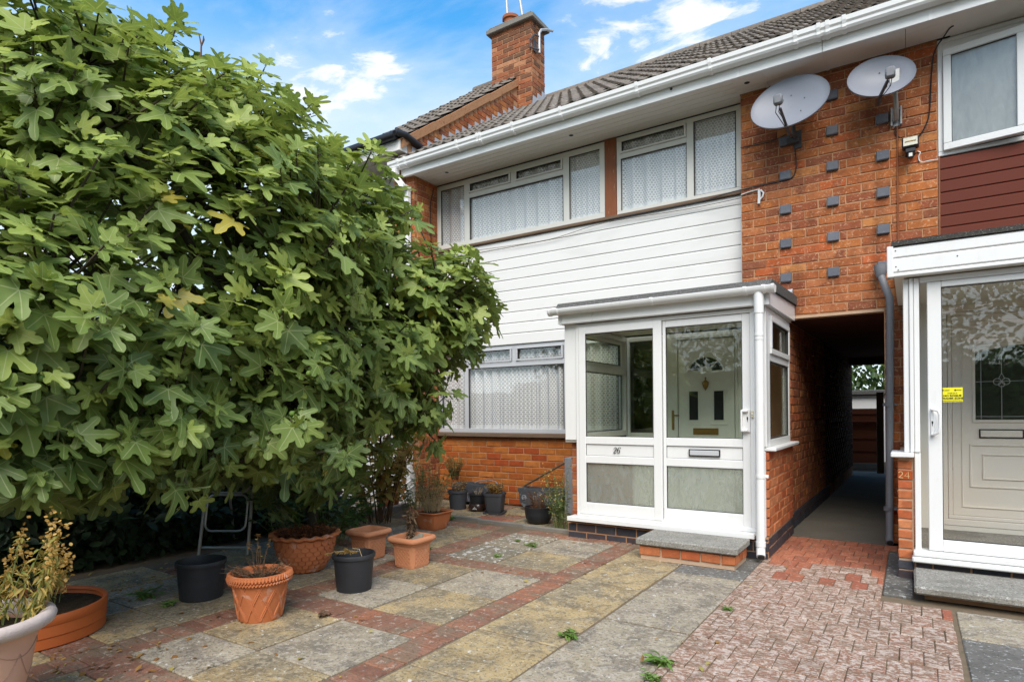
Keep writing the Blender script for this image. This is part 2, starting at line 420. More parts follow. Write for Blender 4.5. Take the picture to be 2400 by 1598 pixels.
def lace():
    m, nt, out = new_mat('lace')
    g = nd(nt, 'ShaderNodeNewGeometry')
    sp = nd(nt, 'ShaderNodeSeparateXYZ')
    nt.links.new(g.outputs['Position'], sp.inputs[0])
    P = .031
    x = mth(nt, 'DIVIDE', sp.outputs[0], P)
    z = mth(nt, 'DIVIDE', sp.outputs[2], P * .866)
    row = mth(nt, 'FLOOR', z)
    off = mth(nt, 'MULTIPLY', mth(nt, 'MODULO', mth(nt, 'ABSOLUTE', row), 2), .5)
    fx = mth(nt, 'SUBTRACT', mth(nt, 'FRACT', mth(nt, 'ADD', x, off)), .5)
    fz = mth(nt, 'SUBTRACT', mth(nt, 'FRACT', z), .5)
    d = mth(nt, 'SQRT', mth(nt, 'ADD', mth(nt, 'MULTIPLY', fx, fx), mth(nt, 'MULTIPLY', mth(nt, 'MULTIPLY', fz, fz), .8)))
    hole = step(nt, d, .40, .28)
    core = step(nt, d, .06, .14)
    hole = mth(nt, 'MULTIPLY', hole, core)
    at = nd(nt, 'ShaderNodeAttribute', attribute_name='hem')
    hole = mth(nt, 'MULTIPLY', hole, mth(nt, 'SUBTRACT', 1, at.outputs['Fac']))
    tr = nd(nt, 'ShaderNodeBsdfTransparent')
    df = nd(nt, 'ShaderNodeBsdfDiffuse')
    df.inputs[0].default_value = (.88, .875, .86, 1)
    tl = nd(nt, 'ShaderNodeBsdfTranslucent')
    tl.inputs[0].default_value = (.7, .72, .75, 1)
    m1 = nd(nt, 'ShaderNodeMixShader')
    m1.inputs[0].default_value = .1
    nt.links.new(df.outputs[0], m1.inputs[1])
    nt.links.new(tl.outputs[0], m1.inputs[2])
    m2 = nd(nt, 'ShaderNodeMixShader')
    nt.links.new(mth(nt, 'ADD', mth(nt, 'MULTIPLY', hole, .52), .03), m2.inputs[0])
    nt.links.new(m1.outputs[0], m2.inputs[1])
    nt.links.new(tr.outputs[0], m2.inputs[2])
    nt.links.new(m2.outputs[0], out.inputs[0])


lace()

# ---------------------------------------------------------------- mesh and object helpers
PW = {}


def tag(o, label=None, cat=None, group=None, kind=None):
    if label: o['label'] = label
    if cat: o['category'] = cat
    if group: o['group'] = group
    if kind: o['kind'] = kind
    return o


def thing(name, label, cat, loc, group=None):
    o = bpy.data.objects.new(name, None)
    COL.objects.link(o)
    o.location = loc
    o.empty_display_size = .1
    PW[o.name] = Vector(loc)
    return tag(o, label, cat, group)


def place(name, mesh, loc, parent=None, rot=None, scale=None):
    """link one mesh object at the world position LOC, as a child of PARENT if given"""
    o = bpy.data.objects.new(name, mesh)
    COL.objects.link(o)
    loc = Vector(loc)
    if parent is not None:
        o.parent = parent
        o.location = loc - PW[parent.name]
    else:
        o.location = loc
    if rot is not None: o.rotation_euler = rot
    if scale is not None: o.scale = scale
    PW[o.name] = loc
    return o


class MB:
    def __init__(s):
        s.v, s.f, s.mi, s.m = [], [], [], 0

    def add(s, vs, fs):
        b = len(s.v)
        s.v.extend([tuple(map(float, p)) for p in vs])
        s.f.extend([tuple(b + i for i in f) for f in fs])
        s.mi.extend([s.m] * len(fs))
        return s

    def box(s, x0, x1, y0, y1, z0, z1, c=0):
        if x1 < x0: x0, x1 = x1, x0
        if y1 < y0: y0, y1 = y1, y0
        if z1 < z0: z0, z1 = z1, z0
        if not c:
            return s.add([(x0, y0, z0), (x1, y0, z0), (x1, y1, z0), (x0, y1, z0), (x0, y0, z1), (x1, y0, z1), (x1, y1, z1), (x0, y1, z1)],
                         [(0, 3, 2, 1), (4, 5, 6, 7), (0, 1, 5, 4), (1, 2, 6, 5), (2, 3, 7, 6), (3, 0, 4, 7)])
        c = min(c, (x1 - x0) * .4, (y1 - y0) * .4, (z1 - z0) * .4)
        X, Y, Z = (x0, x1), (y0, y1), (z0, z1)
        vs, idx = [], {}
        for i in (0, 1):
            for j in (0, 1):
                for k in (0, 1):
                    a, b, d = (c if i == 0 else -c), (c if j == 0 else -c), (c if k == 0 else -c)
                    for ax, p in enumerate(((X[i], Y[j] + b, Z[k] + d), (X[i] + a, Y[j], Z[k] + d), (X[i] + a, Y[j] + b, Z[k]))):
                        idx[i, j, k, ax] = len(vs)
                        vs.append(p)
        fs = []
        for ax in range(3):
            for sd in (0, 1):
                q = []
                for (p, r_) in ((0, 0), (1, 0), (1, 1), (0, 1)):
                    t = [0, 0, 0]
                    t[ax] = sd
                    o1, o2 = (ax + 1) % 3, (ax + 2) % 3
                    t[o1], t[o2] = p, r_
                    q.append(idx[t[0], t[1], t[2], ax])
                fs.append(tuple(q) if sd else tuple(q[::-1]))
        for ax in range(3):
            o1, o2 = (ax + 1) % 3, (ax + 2) % 3
            for p in (0, 1):
                for r_ in (0, 1):
                    def I(e, w):
                        t = [0, 0, 0]
                        t[ax], t[o1], t[o2] = e, p, r_
                        return idx[t[0], t[1], t[2], w]
                    q = (I(0, o1), I(1, o1), I(1, o2), I(0, o2))
                    fs.append(q if p != r_ else q[::-1])
        for i in (0, 1):
            for j in (0, 1):
                for k in (0, 1):
                    q = (idx[i, j, k, 0], idx[i, j, k, 1], idx[i, j, k, 2])
                    fs.append(q if (i + j + k) % 2 else q[::-1])
        return s.add(vs, fs)

    def tube(s, pts, r, seg=6, cap=True):
        pts = [Vector(p) for p in pts]
        n = len(pts)
        rs = r if isinstance(r, (list, tuple)) else [r] * n
        vs, fs, prev = [], [], None
        for i, p in enumerate(pts):
            d = (pts[min(i + 1, n - 1)] - pts[max(i - 1, 0)])
            d = d.normalized() if d.length > 1e-9 else Vector((0, 0, 1))
            if prev is None:
                prev = d.orthogonal().normalized()
            a = (prev - d * prev.dot(d))
            a = a.normalized() if a.length > 1e-6 else d.orthogonal().normalized()
            prev = a
            b = d.cross(a)
            for k in range(seg):
                t = 2 * math.pi * k / seg
                vs.append(p + (a * math.cos(t) + b * math.sin(t)) * rs[i])
        for i in range(n - 1):
            for k in range(seg):
                k2 = (k + 1) % seg
                fs.append((i * seg + k, i * seg + k2, (i + 1) * seg + k2, (i + 1) * seg + k))
        if cap:
            fs.append(tuple(range(seg - 1, -1, -1)))
            fs.append(tuple((n - 1) * seg + k for k in range(seg)))
        return s.add(vs, fs)

    def lathe(s, prof, c, seg=32, sq=0, rot=0, wob=None):
        """turn a profile of (radius, height) about a vertical axis; SQ > 0 gives a rounded square section"""
        vs, fs = [], []
        for j, (r, z) in enumerate(prof):
            for k in range(seg):
                t = 2 * math.pi * k / seg
                q = 1
                if sq:
                    q = (abs(math.cos(t)) ** sq + abs(math.sin(t)) ** sq) ** (-1 / sq)
                rr = r * q
                zz_ = z
                if wob:
                    rr, zz_ = wob(j, t, rr, z)
                vs.append((c[0] + rr * math.cos(t + rot), c[1] + rr * math.sin(t + rot), c[2] + zz_))
        for j in range(len(prof) - 1):
            for k in range(seg):
                k2 = (k + 1) % seg
                fs.append((j * seg + k, j * seg + k2, (j + 1) * seg + k2, (j + 1) * seg + k))
        return s.add(vs, fs)

    def disc(s, c, r, seg=24, sq=0, rot=0, bump=0):
        vs = [(c[0], c[1], c[2] + bump)]
        for k in range(seg):
            t = 2 * math.pi * k / seg
            q = (abs(math.cos(t)) ** sq + abs(math.sin(t)) ** sq) ** (-1 / sq) if sq else 1
            vs.append((c[0] + r * q * math.cos(t + rot), c[1] + r * q * math.sin(t + rot), c[2]))
        return s.add(vs, [(0, k + 1, (k + 1) % seg + 1) for k in range(seg)])

    def prism(s, poly, axis, a0, a1):
        """extrude a polygon along an axis; the polygon's two numbers are the other two coordinates in x, y, z order"""
        def P(p, a):
            return {'x': (a, p[0], p[1]), 'y': (p[0], a, p[1]), 'z': (p[0], p[1], a)}[axis]
        n = len(poly)
        vs = [P(p, a0) for p in poly] + [P(p, a1) for p in poly]
        fs = [tuple(range(n)), tuple(range(2 * n - 1, n - 1, -1))]
        fs += [(i, i + n, (i + 1) % n + n, (i + 1) % n) for i in range(n)]
        return s.add(vs, fs)

    def mesh(s, name, mats, origin, smooth=None, fix=True):
        me = bpy.data.meshes.new(name)
        o = origin
        me.from_pydata([(p[0] - o[0], p[1] - o[1], p[2] - o[2]) for p in s.v], [], s.f)
        for m in ([mats] if isinstance(mats, str) else mats):
            me.materials.append(MATS[m])
        if len(set(s.mi)) > 1:
            me.polygons.foreach_set('material_index', s.mi)
        if smooth is not None:
            me.polygons.foreach_set('use_smooth', [True] * len(me.polygons))
            me.set_sharp_from_angle(angle=R(smooth))
        me.update()
        return me

    def build(s, name, mats, parent=None, smooth=None, label=None, cat=None, group=None, kind=None, recalc=False):
        a = np.array(s.v)
        lo, hi = a.min(0), a.max(0)
        c = ((lo[0] + hi[0]) / 2, (lo[1] + hi[1]) / 2, lo[2])
        me = s.mesh(name, mats, c, smooth)
        if recalc:
            import bmesh
            bm = bmesh.new()
            bm.from_mesh(me)
            bmesh.ops.recalc_face_normals(bm, faces=bm.faces)
            bm.to_mesh(me)
            bm.free()
        o = place(name, me, c, parent)
        return tag(o, label, cat, group, kind)


def one(fn, name, mats, parent=None, smooth=None, **k):
    b = MB()
    fn(b)
    return b.build(name, mats, parent, smooth, **k)


# a piece of masonry: chamfered block whose face looks along -Y, made once per size and shared
PIECES = {}


def piece(L, H, D, mat, var, c=.0045, j=.0026):
    key = (round(L, 3), round(H, 3), round(D, 3), mat, var)
    if key not in PIECES:
        q = random.Random(zlib.crc32(repr(key).encode()))
        def jt(x, y, z): return (x + q.uniform(-j, j), y + q.uniform(-j, j), z + q.uniform(-j, j))
        l, h = L / 2, H / 2
        vs = [jt(-l + c, 0, -h + c), jt(l - c, 0, -h + c), jt(l - c, 0, h - c), jt(-l + c, 0, h - c),
              jt(-l, c, -h), jt(l, c, -h), jt(l, c, h), jt(-l, c, h), (-l, D, -h), (l, D, -h), (l, D, h), (-l, D, h)]
        fs = [(0, 1, 2, 3), (0, 4, 5, 1), (1, 5, 6, 2), (2, 6, 7, 3), (3, 7, 4, 0), (4, 8, 9, 5), (5, 9, 10, 6), (6, 10, 11, 7), (7, 11, 8, 4)]
        me = bpy.data.meshes.new('brick')
        me.from_pydata(vs, [], fs)
        me.materials.append(MATS[mat])
        PIECES[key] = me
    return PIECES[key]


def rows(a0, a1, z0, z1, course, L, q, cut=None, off0=0.):
    """brick intervals of a stretcher-bond wall: (a0, a1, z0, z1, row)"""
    out, k, z = [], 0, z0
    while z < z1 - .02:
        zt = min(z + course, z1)
        spans = [(a0, a1)]
        for (c0, c1, r0, r1) in (cut or ()):
            if r1 > z + .01 and r0 < zt - .01:
                ns = []
                for (s0, s1) in spans:
                    if c1 <= s0 or c0 >= s1:
                        ns.append((s0, s1))
                    else:
                        if c0 > s0: ns.append((s0, c0))
                        if c1 < s1: ns.append((c1, s1))
                spans = ns
        st = a0 - L + (L * .5 if k % 2 else 0) + off0 + q.uniform(-.006, .006)
        marks = []
        while st < a1 + L:
            marks.append(st)
            st += L
        for (s0, s1) in spans:
            ms = [s0] + [m for m in marks if s0 + .045 < m < s1 - .045] + [s1]
            for i in range(len(ms) - 1):
                out.append((ms[i], ms[i + 1], z, zt, k))
        k += 1
        z += course
    return out


def brickwork(parent, axis, base, a0, a1, z0, z1, mat, course=.0825, L=.2325, joint=.0105, proud=.006, cut=None, name='brick', seed=1, off0=0., depth=.05, limit=None):
    """single bricks, each an object under PARENT, their faces PROUD of the mortar at BASE.
    axis Y: wall looks along -Y, a is x; axis X: wall looks along +X, a is y"""
    q = random.Random(seed)
    n = 0
    for (b0, b1, zz0, zz1, k) in rows(a0, a1, z0, z1, course, L, q, cut, off0):
        l = b1 - b0 - joint
        h = zz1 - zz0 - joint
        if l < .02 or h < .015: continue
        p = proud + q.uniform(-.0015, .002)
        me = piece(round(l * 100) / 100 if abs(l - (L - joint)) > .004 else L - joint, h, depth, mat, q.randrange(6))
        ca, cz = (b0 + b1) / 2, (zz0 + zz1) / 2
        if axis == 'Y':
            place(name, me, (ca, base - p, cz), parent)
        else:
            place(name, me, (base + p, ca, cz), parent, (0, 0, R(90)))
        n += 1
    return n


class Plane:
    """boxes given along a wall: a along it, o outwards from it, z up"""
    def __init__(s, axis, base): s.ax, s.b = axis, base
    def box(s, mb, a0, a1, o0, o1, z0, z1, c=0):
        if s.ax == 'Y': mb.box(a0, a1, s.b - o1, s.b - o0, z0, z1, c)
        elif s.ax == 'X': mb.box(s.b + o0, s.b + o1, a0, a1, z0, z1, c)
        else: mb.box(s.b - o1, s.b - o0, a0, a1, z0, z1, c)     # '-X'
    def ring(s, mb, a0, a1, o0, o1, z0, z1, w, c=.003, wb=None, wt_=None):
        wb = w if wb is None else wb
        wt_ = w if wt_ is None else wt_
        s.box(mb, a0, a1, o0, o1, z0, z0 + wb, c)
        s.box(mb, a0, a1, o0, o1, z1 - wt_, z1, c)
        s.box(mb, a0, a0 + w, o0, o1, z0 + wb, z1 - wt_, c)
        s.box(mb, a1 - w, a1, o0, o1, z0 + wb, z1 - wt_, c)


def window(parent, pl, fmat, gmat, outer, w, bars, lights, depth=.06, name='window', gap='dark_gasket', beads=.012):
    """frame with bars; each light (a0, a1, z0, z1, sash width or 0) gets a pane, an opening light its own sash"""
    a0, a1, z0, z1 = outer
    mb = MB()
    pl.ring(mb, a0, a1, -depth, 0, z0, z1, w)
    for (b0, b1, c0, c1) in bars:
        pl.box(mb, b0, b1, -depth + .002, -.0015, c0, c1, .003)
    fr = mb.build(name, fmat, parent)
    for (l0, l1, y0, y1, sw) in lights:
        tgt = fr
        if sw:
            m2 = MB()
            pl.ring(m2, l0 - sw, l1 + sw, -.02, .014, y0 - sw, y1 + sw, sw, .003)
            tgt = m2.build('sash', fmat, fr)
        m3 = MB()
        g = .004
        pl.ring(m3, l0 - .004, l1 + .004, -.022, -.006 if not sw else .006, y0 - .004, y1 + .004, .009, .001)
        m3.build('gasket', gap, fr)
        m4 = MB()
        pl.box(m4, l0 - .003, l1 + .003, -.03, -.024, y0 - .003, y1 + .003)
        m4.build('pane', gmat, fr)
    return fr
# ================================================================ ground
g = one(lambda b: b.box(-60, 60, -60, 60, -.6, -.03), 'ground', 'soil')
tag(g, kind='structure')
rd = one(lambda b: b.box(-40, 40, -14, -3.5, -.028, -.02), 'road', 'asphalt')
tag(rd, kind='structure')
pq = random.Random(3)


def paver(parent, x0, x1, y0, y1, mat, name, top=0., th=.05, gap=.008, c=.004, tilt=.004):
    l, h = x1 - x0 - gap, y1 - y0 - gap
    me = piece(l, h, th, mat, pq.randrange(5), c, .0012)
    z = top + pq.uniform(-.003, .003)
    return place(name, me, ((x0 + x1) / 2, (y0 + y1) / 2, z), parent, (R(-90) + pq.uniform(-tilt, tilt), pq.uniform(-tilt, tilt), 0))


# patio of big slabs edged and crossed by strips of red bricks
patio = one(lambda b: b.box(-6.6, -1.0, .6, 6.55, -.03, -.0065), 'patio', 'joint_sand')
tag(patio, kind='structure')


def slab(x0, x1, y0, y1, kind): paver(patio, x0, x1, y0, y1, 'paving_' + kind, 'paving_slab', 0, .04, .012)


gy = [.45, 1.0, 1.57, 2.13, 2.69, 3.25, 3.855, 4.46]
for i in range(len(gy) - 1):
    slab(-1.505, -1.0, gy[i], gy[i + 1], 'grey')
slab(-1.505, -1.0, 4.46, 4.70, 'dark')
yy = [.45, 1.03, 1.6, 2.16, 2.72, 3.28, 3.90, 4.46, 5.02]
for i in range(len(yy) - 1):
    slab(-2.025, -1.51, yy[i], yy[i + 1], 'yellow')
slab(-1.505, -1.0, 4.70, 5.15, 'dark')


def strip(x0, x1, y0, y1, along, parent=None):
    """a strip of bricks: ALONG is the axis it runs along; bricks lie across it"""
    if along == 'y':
        n = round((y1 - y0) / .104)
        for i in range(n):
            paver(patio, x0, x1, y0 + (y1 - y0) * i / n, y0 + (y1 - y0) * (i + 1) / n, 'paver_red', 'brick')
    else:
        n = round((x1 - x0) / .104)
        for i in range(n):
            paver(patio, x0 + (x1 - x0) * i / n, x0 + (x1 - x0) * (i + 1) / n, y0, y1, 'paver_red', 'brick')


strip(-2.225, -2.035, .5, 5.05, 'y')
strip(-3.54, -3.305, .5, 5.05, 'y')
cross = [(1.27, 1.5), (2.42, 2.65), (3.76, 3.96), (5.05, 5.26)]
for (c0, c1) in cross:
    strip(-3.30, -2.23, c0, c1, 'x')
    strip(-4.9, -3.545, c0, c1, 'x')
strip(-2.225, -1.9, 5.06, 5.2, 'x')
pan = [.5, 1.27, 1.5, 1.87, 2.42, 2.65, 3.2, 3.76, 3.96, 4.5, 5.05]
kinds = {(0, 1.5): 'grey', (1, 1.5): 'yellow', (0, 1.87): 'yellow', (1, 1.87): 'grey', (0, 2.65): 'grey', (1, 2.65): 'yellow', (0, 3.2): 'yellow', (1, 3.2): 'grey',
         (0, 3.96): 'lichen', (1, 3.96): 'yellow', (0, 4.5): 'lichen', (1, 4.5): 'grey'}
for (a, b) in ((.5, 1.27), (1.5, 1.87), (1.87, 2.42), (2.65, 3.2), (3.2, 3.76), (3.96, 4.5), (4.5, 5.05)):
    for i, (x0, x1) in enumerate(((-3.30, -2.79), (-2.785, -2.23))):
        slab(x0, x1, a, b, kinds.get((i, a), 'yellow'))
    for i, (x0, x1) in enumerate(((-4.06, -3.545), (-4.58, -4.065), (-5.1, -4.585))):
        slab(x0, x1, a, b, 'yellow' if (i + int(a * 2)) % 2 else 'grey')
# old paved bed below the window, behind a low kerb
for i in range(6):
    for j in range(2):
        x0 = -5.6 + i * .48
        if (i + j) % 3 == 0:
            for k in range(4):
                paver(patio, x0 + k * .12, x0 + (k + 1) * .12, 5.46 + j * .5, 5.46 + j * .5 + .24, 'paver_clean', 'brick')
                paver(patio, x0 + k * .12, x0 + (k + 1) * .12, 5.70 + j * .5, 5.70 + j * .5 + .24, 'paver_red', 'brick')
        else:
            slab(x0, x0 + .48, 5.46 + j * .5, 5.95 + j * .5, 'yellow')
kerb = thing('kerb', None, None, (-3.7, 5.38, 0))
kerb['kind'] = 'structure'
for i in range(3):
    x0 = -4.6 + i * .61
    one(lambda b: b.box(x0, x0 + .60, 5.40 - i * .04, 5.45 - i * .04, -.03, .028, .006), 'kerb_stone', 'concrete', kerb)
for i in range(2):
    one(lambda b: b.box(-5.32, -5.24, 4.4 + i * .62, 5.01 + i * .62, -.03, .07, .01), 'kerb_stone', 'concrete', kerb)

# drive of red block pavers, soldier rows with staggered joints
drive = one(lambda b: b.box(-1.0, .2, .4, 6.3, -.03, -.0065), 'driveway', 'joint_sand')
tag(drive, kind='structure')
r = 0
y = 6.27
while y > 1.2:
    off = (r % 2) * .0495
    x = -1.0 - off
    while x < .19:
        a, b = max(x, -1.0), min(x + .099, .19)
        if 4.53 < y - .1 < 6.0: b = min(b, -.169)
        if b - a > .02:
            paver(drive, a, b, y - .203, y, 'paver_clean' if pq.random() < (y - 4.75 + max(0, a + .5) * .8) / .8 else 'paver_drive', 'brick', 0, .05, .0045, .003, .006)
        x += .099
    y -= .203
    r += 1
fl = one(lambda b: b.box(-.165, 0, 4.58, 5.9, -.02, .012, .006), 'flagstone', 'paving_dark', drive)
path = one(lambda b: b.box(.2, 2.4, .4, 5.1, -.03, -.0065), 'path', 'joint_sand')
tag(path, kind='structure')
for (y0, y1) in ((1.6, 2.15), (2.15, 2.75), (2.75, 3.33), (3.33, 3.935), (3.935, 4.44)):
    for (x0, x1) in ((.205, .76), (.76, 1.32), (1.32, 1.9)):
        paver(path, x0, x1, y0, y1, 'paving_dark' if y1 < 4.4 else 'paving_grey', 'paving_slab', 0, .04, .012)
pf = one(lambda b: b.box(-1.02, -.15, 6.3, 13.4, -.03, .004), 'passage_floor', 'concrete_floor')
tag(pf, kind='structure')
for yj in (7.2, 8.3, 9.4):
    one(lambda b: b.box(-1.0, -.2, yj, yj + .012, .0041, .0055), 'joint', 'joint_sand', pf)
gl = one(lambda b: b.box(-12, 12, 13.4, 40, -.03, .0), 'garden_ground', 'soil')
tag(gl, kind='structure')

# ================================================================ house 26
YB, YW = 6.414, 6.57
SOF = 4.37
h26 = thing('terraced_house', 'brick terraced house with white cladding between its lace curtained windows', 'house', (-3.4, 6.4, 0), 'houses of the terrace')
h24 = thing('terraced_house', 'terraced house with red brown cladding under an open frosted window', 'house', (1.2, 6.4, 0), 'houses of the terrace')
h28 = thing('terraced_house', 'terraced house behind the fig tree whose roof verge rises above the next roof', 'house', (-7, 6.4, 0), 'houses of the terrace')

# upper brick panel over the passage, with projecting slate-grey headers
heads = []
for (x0, zs) in ((-1.058, (2.433, 2.763, 3.093, 3.423, 3.753)), (-.65, (2.433, 2.763, 3.093, 3.423, 3.753, 4.083)), (-.25, (2.433, 2.763, 3.093, 3.423, 3.753))):
    for z in zs:
        heads.append((x0, x0 + .10, z, z + .0825))
wall = one(lambda b: b.box(-1.42, .205, YB, YB + .16, 2.095, 4.50), 'brick_wall', 'mortar', h26)
brickwork(wall, 'Y', YB, -1.42, .205, 2.103, 4.37, 'brick_red', cut=[(a - .004, b + .004, c, d) for (a, b, c, d) in heads], seed=11)
hm = MB().box(-.05, .05, -.034, .05, -.043, .043, .007).mesh('projecting_brick', 'brick_slate', (0, 0, 0))
for (a, b, c, d) in heads:
    place('projecting_brick', hm, ((a + b) / 2, YB, (c + d) / 2), wall, (0, pq.uniform(-.02, .02), 0))
one(lambda b: b.box(-1.0, -.2, YB - .008, YB + .10, 2.072, 2.0945), 'lintel', 'mortar_pale', wall)

# narrow wall right of the passage
wall2 = one(lambda b: b.box(-.2, .30, YB, YB + .1, 0, 2.094), 'brick_wall', 'mortar', h24)
brickwork(wall2, 'Y', YB, -.2, .30, 0, 2.09, 'brick_red', seed=5)

# wall below the ground floor window
wall3 = one(lambda b: b.box(-5.54, -2.76, YW + .006, YW + .12, 0, .86), 'brick_wall', 'mortar', h26)
brickwork(wall3, 'Y', YW + .006, -5.54, -2.76, .0, .858, 'brick_orange', seed=8)

# nib wall between 26 and 28, its corner forward of the windows
nib = one(lambda b: b.box(-5.905, -5.541, 6.106, 6.62, 0, 4.5), 'brick_wall', 'mortar', h26)
brickwork(nib, 'Y', 6.106, -5.905, -5.536, .0, 4.36, 'brick_red', seed=2, L=.2325)
brickwork(nib, 'X', -5.541, 6.152, 6.57, .0, 4.36, 'brick_red', seed=6)

# passage: left wall (near part brick by brick), ceiling, right wall, end
pas = one(lambda b: b.prism([(-1.16, 6.42), (-1.006, 6.42), (-.90, 12.6), (-1.16, 12.6)], 'z', 0, 2.07), 'brick_wall', 'mortar', h26)
q = random.Random(21)
PX0, PX1 = -1.006, -.90
for (b0, b1, z0, z1, k) in rows(6.42, 8.98, .17, 2.06, .0825, .2325, q):
    ym = (b0 + b1) / 2
    me = piece(round((b1 - b0 - .0105) * 100) / 100, z1 - z0 - .0105, .05, 'brick_red', q.randrange(6))
    place('brick', me, (PX0 + (PX1 - PX0) * (ym - 6.42) / 6.18 + .006, ym, (z0 + z1) / 2), pas, (0, 0, R(90) - .017))
for (b0, b1, z0, z1, k) in rows(6.42, 9.4, 0, .17, .085, .2325, q):
    ym = (b0 + b1) / 2
    me = piece(round((b1 - b0 - .0105) * 100) / 100, z1 - z0 - .0105, .05, 'brick_blue', q.randrange(6))
    place('brick', me, (PX0 + (PX1 - PX0) * (ym - 6.42) / 6.18 + .010, ym, (z0 + z1) / 2), pas, (0, 0, R(90) - .017))
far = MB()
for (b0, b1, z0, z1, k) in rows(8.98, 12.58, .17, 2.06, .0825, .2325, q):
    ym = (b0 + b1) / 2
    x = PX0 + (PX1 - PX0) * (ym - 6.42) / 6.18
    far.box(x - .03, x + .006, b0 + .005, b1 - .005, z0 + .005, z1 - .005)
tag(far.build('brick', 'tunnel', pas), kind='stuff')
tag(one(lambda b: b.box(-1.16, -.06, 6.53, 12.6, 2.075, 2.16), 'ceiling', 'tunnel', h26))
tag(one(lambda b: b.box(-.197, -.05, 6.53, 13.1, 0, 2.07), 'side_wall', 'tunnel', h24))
tag(one(lambda b: b.box(-1.0, -.2, 12.2, 12.3, 1.96, 2.07), 'beam', 'old_timber', h26))
# back of the houses
for (hh, x0, x1) in ((h26, -5.54, -1.17), (h24, .31, 2.6)):
    b = MB()
    b.box(x0, x1, 12.5, 12.6, 0, 4.5).box(x0, x1, 7.0, 12.5, .0, .05).box(x0, x1, 6.72, 12.5, 2.05, 2.4).box(x0, x1, 6.72, 12.5, 4.42, 4.5)
    b.box(x0 + .001, x0 + .1, 6.72, 12.5, .05, 4.42).box(x1 - .1, x1 - .001, 6.72, 12.5, .05, 4.42)
    b.build('inner_wall', 'interior', hh)
one(lambda b: b.box(-1.16, .30, 6.60, 12.6, 2.17, 4.5), 'inner_wall', 'interior', h26)

# eaves: fascia, soffit boards, gutter
FY = 6.02
GUT = [(FY - .002, 4.543), (FY - .002, 4.452), (FY - .03, 4.440), (FY - .082, 4.452), (FY - .096, 4.470), (FY - .098, 4.492), (FY - .112, 4.508), (FY - .118, 4.545), (FY - .108, 4.548), (FY - .10, 4.53), (FY - .012, 4.53)]


def eaves(h, x0, x1, joints, brackets, boards):
    js = [x0] + joints + [x1]
    for i in range(len(js) - 1):
        one(lambda b: b.box(js[i] + .001, js[i + 1] - .001, FY, FY + .03, 4.352, 4.50, .003), 'fascia_board', 'white_gutter', h)
    for j in joints:
        one(lambda b: b.box(j - .012, j + .012, FY - .005, FY + .001, 4.350, 4.498, .001), 'joint_trim', 'white_gutter', h)
    gt = one(lambda b: b.prism(GUT, 'x', x0 - .14 if boards else x0, x1), 'gutter', 'white_gutter', h, 25, recalc=True)
    for bx in brackets:
        one(lambda b: b.prism([(p[0] - .007 if p[0] < FY - .02 else p[0], p[1] + (-.009 if p[1] < 4.5 else .007)) for p in GUT[:8]] + [(FY - .06, 4.560)], 'x', bx - .015, bx + .015), 'bracket', 'white_gutter', gt, recalc=True)
    return gt


gt26 = eaves(h26, -5.70, -.637, [-1.358], [-5.66, -5.536, -4.671, -4.353, -4.31, -3.85, -3.216, -2.33, -1.59, -.84, -.655], True)
gt24 = eaves(h24, -.636, 2.6, [.15], [-.585, -.458, .3, 1.2], False)
one(lambda b: b.tube([(-5.846, 5.905, 4.545), (-5.846, 5.905, 4.546)], .001), 'stop_end', 'white_gutter', gt26)
nb = 6
for i in range(nb):
    y0 = 6.05 + (6.62 - 6.05) * i / nb
    y1 = 6.05 + (6.62 - 6.05) * (i + 1) / nb
    one(lambda b: b.prism([(y0 + .001, SOF + .012), (y0 + .001, SOF + .009), (y0 + .007, SOF), (y1 - .007, SOF), (y1 - .001, SOF + .009), (y1 - .001, SOF + .012)], 'x', -5.68, -1.43), 'soffit_board', 'white_soffit', h26)
one(lambda b: b.box(-1.43, -1.162, 6.051, YB - .012, SOF, SOF + .012), 'soffit_board', 'white_soffit', h26)
one(lambda b: b.box(-1.160, -.632, 6.051, YB - .012, SOF - .001, SOF + .012), 'soffit_board', 'white_soffit', h26)
one(lambda b: b.box(-.628, -.022, 6.051, YB - .012, SOF, SOF + .012), 'soffit_board', 'white_soffit', h24)
one(lambda b: b.box(-.018, .30, 6.051, YB - .012, SOF, SOF + .012), 'soffit_board', 'white_soffit', h24)
one(lambda b: b.box(.301, 2.6, 6.051, YB + .1, SOF, SOF + .012), 'soffit_board', 'white_soffit', h24)
for jx in (-1.161, -.630):
    one(lambda b: b.box(jx - .014, jx + .014, 6.052, YB - .01, SOF - .006, SOF - .0012), 'joint_trim', 'white_soffit', h26)
for (vx, vy) in ((-5.112, 6.266), (-3.246, 6.235), (-1.311, 6.20)):
    v = one(lambda b: b.lathe([(.040, .0), (.040, -.005), (.027, -.006), (.027, .0)], (vx, vy, SOF), 20), 'soffit_vent', 'white_gutter', h26, 30)
    one(lambda b: b.disc((vx, vy, SOF - .0035), .0275, 20), 'grille', 'dark_gasket', v)
v = one(lambda b: b.tube([(-1.997, FY - .001, 4.43), (-1.997, FY - .006, 4.43)], .022, 16), 'overflow_pipe', 'white_gutter', h26)
one(lambda b: b.tube([(-1.997, FY - .003, 4.43), (-1.997, FY - .010, 4.428)], .014, 12), 'bore', 'dark_gasket', v)

# white rectangular downpipe at the corner
dp = MB()
dp.box(-5.80, -5.70, 5.905, 5.995, 4.38, 4.445, .004)
dp.prism([(-5.80, 4.38), (-5.72, 4.38), (-5.585, 4.22), (-5.655, 4.22)], 'y', 5.92, 5.985)
dp.box(-5.655, -5.585, 6.02, 6.085, .05, 4.215, .004)
dp.box(-5.662, -5.578, 5.92, 6.092, 4.16, 4.222, .004)
dp.build('downpipe', 'white_gutter', h26)

